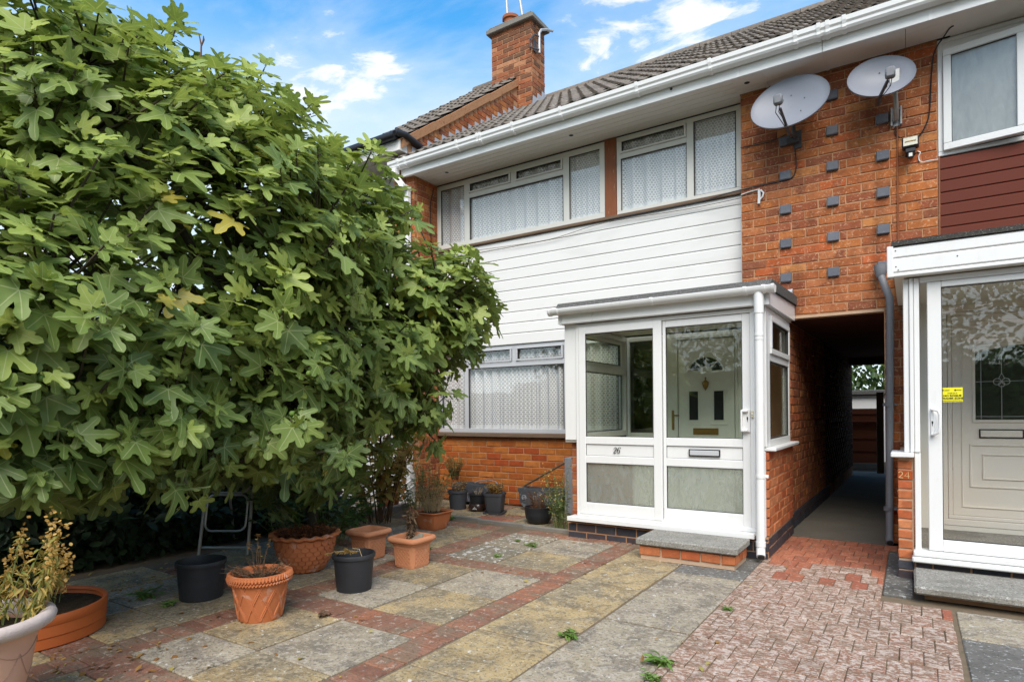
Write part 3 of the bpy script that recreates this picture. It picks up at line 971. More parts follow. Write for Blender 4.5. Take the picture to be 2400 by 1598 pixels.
# ---------------------------------------------------------------- windows of 26
P26 = Plane('Y', YW)
window(h26, P26, 'cream_frame', 'glass_clear', (-5.54, -2.983, 3.455, 4.352), .068,
       [(-5.066, -4.976, 3.52, 4.29), (-3.538, -3.456, 3.52, 4.29), (-4.976, -3.538, 4.088, 4.152), (-4.305, -4.232, 4.15, 4.29)],
       [(-5.468, -5.066, 3.52, 4.284, 0), (-4.966, -3.545, 3.49, 4.082, 0), (-3.456, -3.045, 3.515, 4.284, 0), (-4.955, -4.33, 4.176, 4.272, .022), (-4.21, -3.565, 4.176, 4.272, .022)])
window(h26, P26, 'cream_frame', 'glass_clear', (-2.834, -1.452, 3.455, 4.355), .05,
       [(-2.020, -1.945, 3.50, 4.31), (-2.79, -2.02, 4.102, 4.158)],
       [(-2.786, -2.020, 3.49, 4.10, 0), (-1.943, -1.508, 3.505, 4.306, 0), (-2.768, -2.045, 4.182, 4.292, .022)])
one(lambda b: b.box(-2.982, -2.836, YW - .012, YW + .06, 3.45, 4.36, .004), 'timber_post', 'brown_timber', h26)
one(lambda b: b.box(-5.54, -1.425, YW + .003, YW + .06, 4.352, 4.372), 'head_trim', 'dark_gasket', h26)
one(lambda b: b.box(-5.54, -1.43, YW - .05, YW + .05, 3.418, 3.453, .004), 'window_sill', 'old_timber', h26)
window(h26, P26, 'silver_frame', 'glass_clear', (-5.54, -2.78, .925, 2.062), .055,
       [(-5.085, -5.02, .95, 2.02), (-3.55, -3.468, .95, 2.02), (-5.02, -3.55, 1.785, 1.845), (-4.305, -4.245, 1.845, 2.02)],
       [(-5.47, -5.085, .965, 2.01, 0), (-5.012, -3.556, .955, 1.783, 0), (-3.462, -2.84, .965, 2.01, 0), (-4.985, -4.335, 1.874, 2.004, .022), (-4.218, -3.582, 1.874, 2.004, .022)])
one(lambda b: b.box(-5.54, -2.78, YW - .06, YW + .05, .872, .924, .006), 'window_sill', 'old_timber', h26)


def curtain(x0, x1, z0, z1, Y, label, seed, flat=.026, fold=36):
    q = random.Random(seed)
    n = int((x1 - x0) / .012)
    ph = [q.uniform(0, 6) for _ in range(5)]
    zs = [z0, z0 + .09, z0 + .0905, z1]
    vs, fs, hem = [], [], []
    for i in range(n + 1):
        x = x0 + (x1 - x0) * i / n
        y = Y + flat * (math.sin(x * fold + ph[0]) * (.55 + .45 * math.sin(x * 4.1 + ph[1])) + .5 * math.sin(x * fold * 2.3 + ph[2]) * math.sin(x * 2.7 + ph[3]))
        for k, z in enumerate(zs):
            vs.append((x, y, z))
            hem.append(.85 if k < 2 else 0.)
    m = len(zs)
    for i in range(n):
        for k in range(m - 1):
            fs.append((i * m + k, (i + 1) * m + k, (i + 1) * m + k + 1, i * m + k + 1))
    me = bpy.data.meshes.new('net_curtain')
    c = ((x0 + x1) / 2, Y, z0)
    me.from_pydata([(a[0] - c[0], a[1] - c[1], a[2] - c[2]) for a in vs], [], fs)
    at = me.attributes.new('hem', 'FLOAT', 'POINT')
    at.data.foreach_set('value', hem)
    me.materials.append(MATS['lace'])
    me.polygons.foreach_set('use_smooth', [True] * len(me.polygons))
    tag(place('net_curtain', me, c), label, 'curtain', 'net curtains at the windows')


curtain(-5.5, -3.0, 3.47, 4.33, YW + .06, 'lace net curtain behind the long upper window left of the brown timber post', 1)
curtain(-2.81, -1.47, 3.47, 4.33, YW + .06, 'lace net curtain behind the upper window beside the brick panel', 2)
curtain(-5.5, -2.84, .94, 2.04, YW + .075, 'lace net curtain filling the ground floor window beside the glazed porch', 3, .034, 44)

# ---------------------------------------------------------------- white shiplap cladding
zj = [3.418, 3.319, 3.177, 3.04, 2.902, 2.763, 2.623, 2.482, 2.342, 2.207, 2.066]
for i in range(len(zj) - 1):
    zt, zb = zj[i], zj[i + 1]
    one(lambda b: b.prism([(YW - .017, zb + .0012), (YW - .020, zb + .005), (YW - .019, zt - .016), (YW - .010, zt - .003), (YW - .008, zt - .0005), (YW + .02, zt - .0005), (YW + .02, zb + .0012)], 'x', -5.535, -1.455),
        'cladding_board', 'white_board', h26, recalc=True)
one(lambda b: b.box(-5.54, -1.44, YW + .004, YW + .1, 2.064, 3.46), 'wall_backing', 'dark_gasket', h26)
one(lambda b: b.box(-1.456, -1.424, YW - .026, YW + .02, 2.066, 3.417, .003), 'corner_trim', 'white_board', h26)

# ---------------------------------------------------------------- roofs
PITCH = math.atan(.633)


def tile_mesh(w=.30, L=.42, th=.016):
    n = 14
    vs, fs = [], []
    def prof(t): return .0150 * (1 - math.cos(2 * math.pi * 2 * t)) * (.55 + .45 * math.cos(4 * math.pi * t + math.pi) ** 2)
    for i in range(n + 1):
        t = i / n
        x = (t - .5) * (w + .004)
        z = prof(t)
        vs += [(x, 0, z - th), (x, 0, z), (x, L, z - .004)]
    for i in range(n):
        a, b = i * 3, i * 3 + 3
        fs += [(a, b, b + 1, a + 1), (a + 1, b + 1, b + 2, a + 2)]
    me = bpy.data.meshes.new('roof_tile')
    me.from_pydata(vs, [], fs)
    me.materials.append(MATS['roof_tile'])
    me.polygons.foreach_set('use_smooth', [True] * len(fs))
    me.set_sharp_from_angle(angle=R(50))
    return me


TILE = [tile_mesh(), tile_mesh(th=.019), tile_mesh(L=.421, th=.014)]
tq = random.Random(4)


def tiled_roof(h, x0, cols, y0, z0, slope, rows_n, gauge=.335, ridge=True, yr=None, skip=None, back=True):
    pt = math.atan(slope)
    cs, sn = math.cos(pt), math.sin(pt)
    x1 = x0 + cols * .30
    run = rows_n * gauge * cs
    yr, zr = y0 + run, z0 + run * slope
    b = MB()
    b.prism([(y0 + .08, z0 + .02), (yr, zr - .04), (yr + run, z0 + .02 - .04), (yr + run, z0 - .04), (yr, zr - .10), (y0 + .08, z0 - .03)], 'x', x0 + .01, x1 - .01)
    rf = b.build('roof', 'roof_tile', h)
    for r in range(rows_n):
        for c in range(cols):
            d = r * gauge
            x = x0 + (c + .5) * .30
            if skip and skip(x, y0 + d * cs): continue
            place('roof_tile', TILE[tq.randrange(3)], (x + tq.uniform(-.002, .002), y0 + d * cs - sn * .04, z0 + d * sn + cs * .04 + tq.uniform(-.003, .003)), rf,
                  (pt - .062 + tq.uniform(-.006, .006), tq.uniform(-.006, .006), tq.uniform(-.006, .006)))
    if ridge:
        n = int((x1 - x0) / .45)
        for i in range(n):
            xa = x0 + (x1 - x0) * i / n
            xb = x0 + (x1 - x0) * (i + 1) / n
            rr = MB()
            pts = [(yr + .12 * math.cos(a), zr - .02 + .11 * math.sin(a)) for a in [math.pi * k / 10 for k in range(11)]]
            rr.prism(pts, 'x', xa + .004, xb - .004)
            rr.build('ridge_tile', 'roof_tile', rf, 40, recalc=True)
    return rf, yr, zr


rf26, YR, ZR = tiled_roof(h26, -5.86, 20, 5.955, 4.535, .633, 12, skip=lambda x, y: x < -5.56 and y > 6.2)
rf24, _, _ = tiled_roof(h24, .142, 8, 5.955, 4.535, .633, 12)

# roof of 28: higher, its gable edge showing above ours
XG = -5.60
rf28, YR8, ZR8 = tiled_roof(h28, XG - 1.22, 4, 5.96, 4.835, .725, 12, gauge=.338)
S28 = .725
one(lambda b: b.prism([(6.05, 4.60), (6.05, 4.80), (9.25, 4.80 + 3.2 * S28), (9.25, 4.80 + 3.2 * S28 - 1.1)], 'x', XG - .2, XG - .006), 'gable_wall', 'mortar', h28)
gw = h28.children[-1]
q = random.Random(31)
pt8 = math.atan(S28)
# bricks of the gable strip between the two roofs
for k in range(46):
    zc = 4.55 + .0825 * k
    for (b0, b1) in [(6.0 + .2325 * i + (k % 2) * .116, 6.0 + .2325 * (i + 1) + (k % 2) * .116) for i in range(13)]:
        ym = (b0 + b1) / 2
        up = 4.80 + (b0 - 6.05) * S28
        lo = 4.56 + (b1 - 6.05) * .633
        if b0 > 6.03 and b1 < 8.86 and zc + .04 < up + .02 and zc - .04 > lo - .16:
            place('brick', piece(.222, .072, .05, 'brick_red', q.randrange(6)), (XG, ym, zc), gw, (0, 0, R(90)))
# mortared verge and undercloak
vb = MB()
for i in range(9):
    ya, yb = 5.93 + i * .335, 5.93 + (i + 1) * .335
    j = q.uniform(-.006, .006)
    vb.prism([(ya, 4.775 + (ya - 6.05) * S28 + j), (yb - .006, 4.775 + (yb - .006 - 6.05) * S28 + j), (yb - .006, 4.895 + (yb - 6.05) * S28 + j), (ya, 4.895 + (ya - 6.05) * S28 + j)], 'x', XG - .1, XG + .03)
vb.build('verge', 'mortar_verge', rf28)
# stepped lead flashing
fb = MB()
n = 17
for i in range(n):
    ya, yb = 6.12 + i * .158, 6.12 + (i + 1) * .158
    za, zb = 4.575 + (ya - 6.0) * .633, 4.575 + (yb - 6.0) * .633
    fb.prism([(ya, za), (yb, zb), (yb - .012, zb + .02), (ya + .005, za + .125)], 'x', XG + .004, XG + .010)
fb.build('flashing', 'lead', rf28, recalc=True)
one(lambda b: b.prism([(6.1, 4.60), (8.82, 4.60 + 2.72 * .633), (8.82, 4.615 + 2.72 * .633), (6.1, 4.615)], 'x', XG + .01, XG + .14), 'apron', 'lead', rf28, recalc=True)
# eaves of 28: white box, black gutter and outlet pipe, window
one(lambda b: b.box(-7.6, XG - .012, 5.90, 6.07, 4.66, 4.80, .004), 'eaves_box', 'white_soffit', h28)
one(lambda b: b.box(-7.6, -5.90, 6.07, 6.46, 4.655, 4.67), 'soffit_board', 'white_soffit', h28)
one(lambda b: b.tube([(-7.6, 5.84, 4.84), (XG - .02, 5.84, 4.84)], .055, 10), 'gutter', 'black_plastic', h28, 40)
one(lambda b: b.tube([(XG + .0, 5.82, 4.86), (XG + .045, 5.95, 4.86), (XG + .05, 6.46, 4.77)], .042, 10), 'outlet_pipe', 'black_plastic', h28, 40)
w28 = one(lambda b: b.box(-8.4, -5.907, 6.47, 6.6, 0, 3.449).box(-8.4, -5.907, 6.47, 6.6, 4.501, 4.654), 'front_wall', 'white_board', h28)
nb28 = one(lambda b: b.box(-5.904, XG - .008, 6.10, 6.6, 4.36, 4.68), 'brick_wall', 'mortar', h28)
brickwork(nb28, 'Y', 6.10, -5.904, XG - .008, 4.37, 4.66, 'brick_red', seed=3)
window(h28, Plane('Y', 6.46), 'white_upvc', 'glass_clear', (-8.2, -5.93, 3.45, 4.5), .06, [(-7.0, -6.93, 3.5, 4.45)], [(-6.92, -6.0, 3.52, 4.43, 0), (-8.13, -7.0, 3.52, 4.43, 0)])
one(lambda b: b.box(-8.4, -5.91, 6.7, 9.0, .1, 4.6), 'inner_wall', 'interior', h28)

# chimney on the party wall
CX0, CX1, CY0, CY1 = -6.13, -5.31, 8.78, 9.23
ch = one(lambda b: b.box(CX0 + .006, CX1 - .006, CY0 + .006, CY1 - .006, 5.9, 7.80), 'chimney', 'mortar', h28)
brickwork(ch, 'Y', CY0 + .006, CX0, CX1, 5.96, 7.80, 'brick_chimney', course=.0805, L=.2325, seed=14)
brickwork(ch, 'X', CX1 - .006, CY0 + .03, CY1, 5.96, 7.80, 'brick_chimney', course=.0805, L=.2325, seed=15, off0=.05)
cpb = MB()
cpb.box(CX0 - .07, CX1 + .07, CY0 - .07, CY1 + .07, 7.80, 7.885, .012).box(CX0 - .04, CX1 + .04, CY0 - .04, CY1 + .04, 7.885, 7.93, .02)
cpb.build('chimney_cap', 'concrete', ch)
one(lambda b: b.lathe([(.12, 7.92), (.125, 8.08), (.15, 8.09), (.15, 8.14), (.125, 8.15), (.11, 8.15), (.10, 7.95)], (-5.86, 9.0, 0), 24), 'chimney_pot', 'terracotta_dark', ch, 40)
b = MB()
for i in range(3):
    ya = CY0 + i * .15
    za = 4.58 + (ya - 5.95) * .633
    b.prism([(ya, za), (ya + .15, za + .095), (ya + .145, za + .16), (ya + .02, za + .16)], 'x', CX1 + .012, CX1 + .018)
b.build('flashing', 'lead', ch, recalc=True)
ab = thing('aerial_bracket', 'galvanised bracket with bent stub of mast on the chimney side', 'bracket', (CX1, 8.95, 7.3))
b = MB()
b.tube([(CX1 + .07, 8.93, 7.28), (CX1 + .07, 8.93, 7.62), (CX1 + .08, 8.98, 7.70), (CX1 + .10, 9.12, 7.77), (CX1 + .12, 9.3, 7.83)], .022, 8)
b.build('mast', 'galvanised', ab, 40)
b = MB()
b.tube([(CX1 + .07, 8.93, 7.56), (CX1 + .05, 8.80, 7.54), (CX1 - .01, 8.74, 7.44), (CX1 - .01, 8.75, 7.32), (CX1 + .05, 8.8, 7.30), (CX1 + .07, 8.93, 7.34)], .014, 6)
b.box(CX1 + .004, CX1 + .014, 8.82, 8.93, 7.3, 7.5)
b.build('frame', 'dish_dark', ab, 40)
tag(one(lambda b: b.tube([(-5.97, 9.0, 8.9), (-5.94, 9.0, 8.40), (-5.92, 9.0, 8.05)], .026, 8), 'aerial_mast', 'galvanised', None, 40), 'upright aerial mast rising beside the chimney pot', 'aerial mast')
tag(one(lambda b: b.tube([(-5.90, 9.05, 9.1), (-5.70, 9.05, 8.45), (-5.615, 9.05, 7.93)], .024, 8), 'aerial_mast', 'galvanised', None, 40), 'slanting aerial stay fixed to the middle of the chimney cap', 'aerial mast')
# ================================================================ porch of 26
YP = 5.187
po = thing('glazed_porch', 'white framed glazed porch with a sliding door and the number 26', 'porch', (-1.87, 5.8, 0), 'glazed porches')
PF = Plane('Y', YP)
# plinth and dwarf walls
pw = one(lambda b: b.box(-2.77, -.968, YP + .006, YP + .1, 0, .17), 'brick_wall', 'mortar', po)
brickwork(pw, 'Y', YP + .006, -2.775, -.962, -.03, .165, 'brick_blue', course=.083, L=.2, seed=4, joint=.012)
ps = one(lambda b: b.box(-1.09, -.968, YP + .102, YB - .008, 0, .862), 'brick_wall', 'mortar', po)
brickwork(ps, 'X', -.968, YP + .03, YB - .004, 0, .17, 'brick_blue', course=.083, seed=9, joint=.012)
brickwork(ps, 'X', -.968, YP + .03, YB - .004, .175, .862, 'brick_porch', course=.0765, seed=10)
pl_ = one(lambda b: b.box(-2.769, -2.655, YP + .102, YW - .01, 0, .90), 'brick_wall', 'mortar_pale', po)
for i in range(10):
    me = piece(.085, .066, .05, 'brick_porch', i % 6)
    place('brick', me, (-2.730, YP + .096, .170 + .0365 + i * .0735), pl_)
for i in range(5):
    for k in range(10):
        place('brick', piece(.2225, .064, .05, 'brick_porch', (i + k) % 6), (-2.662, YP + .25 + i * .233 + (k % 2) * .08, .207 + k * .0735), pl_, (0, 0, R(90)))
one(lambda b: b.box(-2.81, -2.64, YP + .03, YP + .30, .901, .922, .004), 'window_sill', 'cream_frame', po)
one(lambda b: b.box(-1.10, -.905, YP + .02, YB - .012, .864, .894, .006), 'window_sill', 'white_upvc', po)
one(lambda b: b.box(-2.76, -1.1, YP + .11, YW - .03, .0, .11), 'floor', 'concrete', po)
# posts and outer frame of the sliding door
one(lambda b: b.box(-2.80, -2.675, YP + .012, YP + .10, .923, 2.03, .004), 'corner_post', 'white_upvc', po)
one(lambda b: b.box(-1.058, -.972, YP + .012, YP + .11, .896, 2.03, .004), 'corner_post', 'white_upvc', po)
one(lambda b: b.box(-1.058, -.985, YP + .012, YP + .10, .17, .862, .004), 'corner_post', 'white_upvc', po)
b = MB()
b.box(-2.735, -1.06, YP - .075, YP + .07, .176, .206, .006)
b.box(-2.74, -1.055, YP - .082, YP - .07, .166, .207, .003)
b.build('door_sill', 'white_upvc', po)
b = MB()
PF.ring(b, -2.674, -1.060, -.09, .0, .207, 2.022, .034, .004)
fr = b.build('door_frame', 'white_upvc', po)


def slider(nm, a0, a1, out, gl0, gl1, zt, stileL, stileR):
    b = MB()
    z0 = .232
    PF.box(b, a0, a0 + stileL, out - .035, out, z0, zt, .004)
    PF.box(b, a1 - stileR, a1, out - .035, out, z0, zt, .004)
    for (q0, q1) in ((z0, .343), (.713, .783), (.890, .960), (1.925, zt)):
        PF.box(b, a0 + stileL, a1 - stileR, out - .034, out - .0015, q0, q1, .004)
    d = b.build(nm, 'white_upvc', po)
    for (q0, q1, gm) in ((.343, .713, 'glass_obscure'), (.960, 1.925, 'glass_porch')):
        m3 = MB()
        PF.ring(m3, gl0 - .003, gl1 + .003, out - .022, out - .010, q0 - .003, q1 + .003, .008, .001)
        m3.build('gasket', 'dark_gasket', d)
        m4 = MB()
        PF.box(m4, gl0 - .002, gl1 + .002, out - .030, out - .024, q0 - .002, q1 + .002)
        m4.build('pane', gm, d)
    m5 = MB()
    PF.ring(m5, gl0 - .003, gl1 + .003, out - .022, out - .009, .783 - .003, .890 + .003, .006, .001)
    m5.build('gasket', 'dark_gasket', d)
    m6 = MB()
    PF.box(m6, gl0 - .002, gl1 + .002, out - .030, out - .014, .781, .892)
    m6.build('panel', 'white_upvc', d)
    return d


dl = slider('fixed_panel', -2.640, -1.832, .008, -2.572, -1.908, 1.99, .068, .076)
dr = slider('sliding_door', -1.826, -1.094, -.012, -1.800, -1.158, 1.985, .026, .064)


def stroke(b, pts, ws, y, zc, xc, h, t=.003, slant=0.):
    """a letter stroke: a ribbon of varying width along a line of (x, z) in letter space"""
    n = len(pts)
    L_, R_ = [], []
    for i, p in enumerate(pts):
        a = pts[max(i - 1, 0)]
        c = pts[min(i + 1, n - 1)]
        dx, dz = c[0] - a[0], c[1] - a[1]
        l = math.hypot(dx, dz) or 1
        nx, nz = -dz / l * ws[i] / 2, dx / l * ws[i] / 2
        for S_, sg in ((L_, 1), (R_, -1)):
            x, z = p[0] + sg * nx, p[1] + sg * nz
            S_.append((xc + (x + z * slant) * h, y, zc + z * h))
    vs = [*L_, *R_, *[(p[0], p[1] - t, p[2]) for p in L_], *[(p[0], p[1] - t, p[2]) for p in R_]]
    fs = []
    for i in range(n - 1):
        fs += [(2 * n + i, 3 * n + i, 3 * n + i + 1, 2 * n + i + 1), (i, 2 * n + i, 2 * n + i + 1, i + 1), (n + i, n + i + 1, 3 * n + i + 1, 3 * n + i)]
    b.add(vs, fs)


def arc(cx, cz, rx, rz, a0, a1, n=12):
    return [(cx + rx * math.cos(R(a0 + (a1 - a0) * i / (n - 1))), cz + rz * math.sin(R(a0 + (a1 - a0) * i / (n - 1)))) for i in range(n)]


ny, nz = YP - .008 + .006, .812
b = MB()
p2 = arc(.27, .70, .21, .24, 160, -40, 12) + [(.30, .36), (.16, .16), (.05, .06)]
stroke(b, p2, [.10, .06, .04, .05, .06, .08, .11, .13, .14, .14, .13, .12, .10, .08, .05], ny, nz, -2.298, .056, slant=.18)
stroke(b, [(.03, .05), (.18, .09), (.34, .03), (.46, .05), (.52, .17)], [.04, .10, .12, .09, .03], ny, nz, -2.298, .056, slant=.18)
stroke(b, arc(.05, .64, .035, .035, 0, 360, 10), [.05] * 10, ny, nz, -2.296, .056, slant=.18)
b.build('number', 'black_paint', dl, label='black italic number 26', recalc=False)
b = MB()
p6 = arc(.40, .50, .34, .46, 62, 200, 10)
stroke(b, p6 + arc(.27, .29, .22, .27, 190, 360, 9), [.08, .05, .05, .07, .09, .11, .13, .14, .14, .13] + [.11, .08, .06, .05, .06, .09, .11, .12, .12], ny, nz, -2.262, .056, slant=.18)
stroke(b, arc(.27, .29, .22, .27, 0, 175, 10), [.12, .11, .09, .07, .05, .05, .05, .06, .07, .08], ny, nz, -2.262, .056, slant=.18)
stroke(b, arc(.56, .86, .03, .03, 0, 360, 10), [.05] * 10, ny, nz, -2.262, .056, slant=.18)
b.build('number', 'black_paint', dl, label='black italic number 26')
b = MB()
PF.ring(b, -1.602, -1.340, -.028, -.008, .806, .866, .010, .002)
lb = b.build('letterbox', 'black_paint', dr)
b = MB()
PF.box(b, -1.593, -1.349, -.024, -.005, .814, .858, .004)
b.build('flap', 'silver_frame', lb)
b = MB()
PF.box(b, -1.160, -1.096, -.012, .006, 1.015, 1.205, .006)
PF.box(b, -1.165, -1.150, .004, .035, 1.03, 1.19, .004)
PF.box(b, -1.165, -1.11, .004, .034, 1.180, 1.198, .004)
PF.box(b, -1.165, -1.11, .004, .034, 1.022, 1.040, .004)
hd = b.build('handle', 'white_upvc', dr)
b = MB()
PF.box(b, -1.120, -1.110, .0065, .0085, 1.118, 1.142)
PF.box(b, -1.1165, -1.1135, .0065, .0085, 1.100, 1.12)
b.build('keyhole', 'black_paint', hd)
bl = one(lambda b: b.box(-1.087, -1.066, YP - .018, YP - .0005, 1.135, 1.192, .004), 'doorbell', 'knob_cream', po)
one(lambda b: b.tube([(-1.0765, YP - .017, 1.166), (-1.0765, YP - .023, 1.166)], .007, 12), 'button', 'white_upvc', bl, 30)
# side windows
PR = Plane('X', -.972)
window(po, PR, 'white_upvc', 'glass_porch', (5.30, 6.33, .896, 2.028), .055, [(5.355, 6.275, 1.60, 1.66)], [(5.37, 6.26, .96, 1.595, 0), (5.41, 6.22, 1.705, 1.93, .045)])
PLw = Plane('-X', -2.755)
window(po, PLw, 'white_upvc', 'glass_porch', (5.30, 6.50, .924, 2.028), .055, [(5.355, 6.44, 1.60, 1.66)], [(5.37, 6.43, .99, 1.595, 0), (5.41, 6.39, 1.705, 1.93, .045)])
# roof: fascia, felt, gutter, downpipe
one(lambda b: b.box(-2.80, -.965, YP - .055, YP + .02, 2.031, 2.145, .005), 'fascia_board', 'white_gutter', po)
one(lambda b: b.prism([(YP - .054, 2.031), (YB - .01, 2.050), (YB - .01, 2.195), (YP - .054, 2.147)], 'x', -.964, -.935), 'fascia_board', 'white_upvc', po, recalc=True)
one(lambda b: b.prism([(YP - .054, 2.031), (YW - .03, 2.050), (YW - .03, 2.195), (YP - .054, 2.147)], 'x', -2.83, -2.801), 'fascia_board', 'white_upvc', po, recalc=True)
one(lambda b: b.box(-2.80, -.966, YP + .022, YB - .02, 2.033, 2.05), 'ceiling', 'porch_inside', po)
one(lambda b: b.prism([(YP - .10, 2.178), (YP - .03, 2.15), (YB - .01, 2.20), (YB - .01, 2.285), (YP - .04, 2.232)], 'x', -2.84, -.915), 'roof', 'felt', po, recalc=True)
one(lambda b: b.prism([(YP + .9, 2.27), (YB - .012, 2.287), (YB - .012, 2.36), (YP + 1.1, 2.30)], 'x', -1.16, -.95), 'flashing', 'lead', po, recalc=True)
gb = MB()
G0 = (YP - .10, 2.165)
gp = [(G0[0] + .052 * math.cos(R(180 + 180 * k / 10)), G0[1] + .052 * math.sin(R(180 + 180 * k / 10))) for k in range(11)] + [(G0[0] + .046, G0[1] + .004), (G0[0] - .046, G0[1] + .004)]
gb.prism(gp, 'x', -2.90, -.885)
gt = gb.build('gutter', 'white_gutter', po, 30, recalc=True)
for (gx, w) in ((-2.89, .02), (-2.80, .016), (-1.87, .022), (-1.10, .024), (-.96, .024), (-.892, .02)):
    gp2 = [(G0[0] + .057 * math.cos(R(180 + 180 * k / 10)), G0[1] + .057 * math.sin(R(180 + 180 * k / 10))) for k in range(11)]
    one(lambda b: b.prism(gp2 + [(G0[0] + .05, G0[1] + .008), (G0[0] - .05, G0[1] + .008)], 'x', gx - w / 2, gx + w / 2), 'bracket', 'white_gutter', gt, 30, recalc=True)
DX, DY = -1.003, YP - .098
dpp = one(lambda b: b.tube([(DX, DY, 2.13), (DX, DY, .13), (DX, DY - .005, .095), (DX + .01, DY - .05, .05)], .034, 16), 'downpipe', 'white_upvc', po, 40)
for (z0, z1, r_) in ((1.96, 2.11, .038), (1.78, 1.80, .037), (1.75, 1.765, .037), (.66, .685, .038), (.12, .16, .038)):
    one(lambda b: b.tube([(DX, DY, z0), (DX, DY, z1)], r_, 16), 'pipe_collar', 'white_upvc', dpp, 40)
one(lambda b: b.tube([(DX + .0115, DY - .0515, .0475), (DX + .0125, DY - .0545, .0445)], .026, 14), 'bore', 'dark_gasket', dpp, 40)
one(lambda b: b.box(DX + .02, DX + .06, DY + .0, DY + .03, .66, .685, .004), 'pipe_clip', 'white_upvc', dpp)

# wall, dark side light and front door inside the porch
PI = Plane('Y', YW - .02)
b = MB()
PI.ring(b, -2.74, -1.452, -.06, 0, .12, 2.032, .05, .004)
PI.box(b, -2.69, -2.42 + .0, -.06, -.002, .17, .95, .003)
PI.box(b, -2.42, -2.275, -.06, -.001, .17, 1.982, .004)
PI.box(b, -2.275, -2.135, -.06, .006, .12, 2.0, .004)
PI.box(b, -1.53, -1.502, -.06, .006, .17, 2.0, .004)
PI.box(b, -2.135, -1.53, -.06, .006, 1.965, 2.0, .004)
ff = b.build('front_door_frame', 'door_white', h26)
one(lambda b: b.box(-2.69, -2.42, YW + .0, YW + .006, .95, 1.982), 'pane', 'glass_dark', ff)
b = MB()
PI.box(b, -2.128, -1.537, -.05, -.006, .13, 1.958, .003)
fd = b.build('front_door', 'door_white', h26)
cx, cz = -1.831, 1.605
for k in range(4):
    a0, a1 = 6 + k * 42.5, 6 + k * 42.5 + 37
    pts = [(cx + .07 * math.cos(R(a)), cz + .07 * math.sin(R(a)) * .9) for a in (a0 + 6, a1 - 6)] + [(cx + .175 * math.cos(R(a)), cz + .155 * math.sin(R(a))) for a in np.linspace(a1, a0, 8)]
    one(lambda b: b.prism(pts, 'y', YW - .0165, YW - .012), 'fanlight_pane', 'black_plastic', fd)
b = MB()
ring = [(cx + .19 * math.cos(R(a)), YW - .016, cz + .168 * math.sin(R(a))) for a in np.linspace(0, 180, 20)]
b.tube(ring, .007, 6)
b.build('moulding', 'door_white', fd, 40)
for (x0, x1) in ((-2.008, -1.915), (-1.745, -1.649)):
    one(lambda b: b.box(x0, x1, YW - .0165, YW - .012, 1.094, 1.400), 'door_pane', 'black_plastic', fd)
    m = MB()
    PI.ring(m, x0 - .014, x1 + .014, -.006, .004, 1.08, 1.414, .012, .002)
    PI.box(m, x0 - .04, x1 + .04, -.006, .006, 1.045, 1.052, .002)
    m.build('moulding', 'door_white', fd)
m = MB()
PI.box(m, -1.969, -1.702, -.006, .004, .937, 1.006, .004)
PI.box(m, -1.950, -1.721, .002, .008, .952, .992, .003)
m.build('letterbox', 'brass', fd)
m = MB()
m.lathe([(.0, 1.55), (.010, 1.545), (.006, 1.52), (.03, 1.50), (.036, 1.49), (.028, 1.45), (.012, 1.425), (.004, 1.41), (.0, 1.405)], (cx, YW - .028, 0), 12)
m.build('knocker', 'brass', fd, 60)
m = MB()
PI.box(m, -2.20, -2.172, .006, .012, .985, 1.20, .004)
m.tube([(-2.186, YW - .035, 1.145), (-2.186, YW - .06, 1.145), (-2.11, YW - .06, 1.143)], .008, 8)
m.build('door_handle', 'brass', fd, 40)

# step of 26
st = thing('doorstep', 'stone slab step on orange bricks at the porch of number 26', 'step', (-1.49, 4.93, 0), 'doorsteps')
b = MB()
b.box(-1.88, -1.085, 4.665, YP - .09, .118, .172, .009)
b.build('step_slab', 'stone_step', st)
cb = one(lambda b: b.box(-1.85, -1.115, 4.705, YP - .10, 0, .117), 'step_base', 'mortar_pale', st)
for i in range(5):
    w_ = [.17, .145, .145, .145, .10][i]
    x0 = -1.855 + [0, .185, .34, .495, .65][i]
    place('brick', piece(w_, .07, .05, 'brick_porch', i), (x0 + w_ / 2, 4.694, .072), cb)
for i in range(3):
    place('brick', piece(.10, .07, .05, 'brick_porch', i), (-1.103, 4.765 + i * .125, .072), cb, (0, 0, R(90)))

# ================================================================ porch of 24
YN = 5.05
pn = thing('glazed_porch', 'white porch with wide plank fascia and yellow sticker on its glass', 'porch', (.8, 5.7, 0), 'glazed porches')
PN = Plane('Y', YN)
pr = one(lambda b: b.box(-.082, 0.008, YN + .03, YB - .05, 0, .858), 'brick_wall', 'mortar_pale', pn)
for i in range(10):
    if i == 8: continue
    place('brick', piece(.084, .056, .05, 'brick_porch', i % 6), (-.043, YN + .022, .145 + .034 + i * .0695), pr)
for i in range(2):
    place('brick', piece(.09, .06, .05, 'brick_blue', i), (-.043, YN + .020, .035 + i * .07), pr)
nbk = place('number_brick', piece(.086, .062, .05, 'brick_orange', 1), (-.043, YN + .018, .145 + .034 + 8 * .0695), pr)
b = MB()
zc, hh_ = .145 + .034 + 8 * .0695 - .024, .048
p2 = arc(.28, .68, .24, .26, 165, -35, 12) + [(.30, .34), (.12, .10), (.04, .02)]
stroke(b, p2, [.09] * len(p2), YN + .0165, zc, -.082, hh_, .0015)
stroke(b, [(.02, .04), (.58, .04)], [.09, .09], YN + .0165, zc, -.082, hh_, .0015)
stroke(b, [(.48, .0), (.48, .98), (.02, .30), (.62, .30)], [.09, .09, .09, .09], YN + .0165, zc, -.046, hh_, .0015)
b.build('number', 'gold_paint', nbk, label='gold number 24 on the brick')
one(lambda b: b.box(-.125, .012, YN - .05, YN + .25, .86, .893, .005), 'window_sill', 'white_upvc', pn)
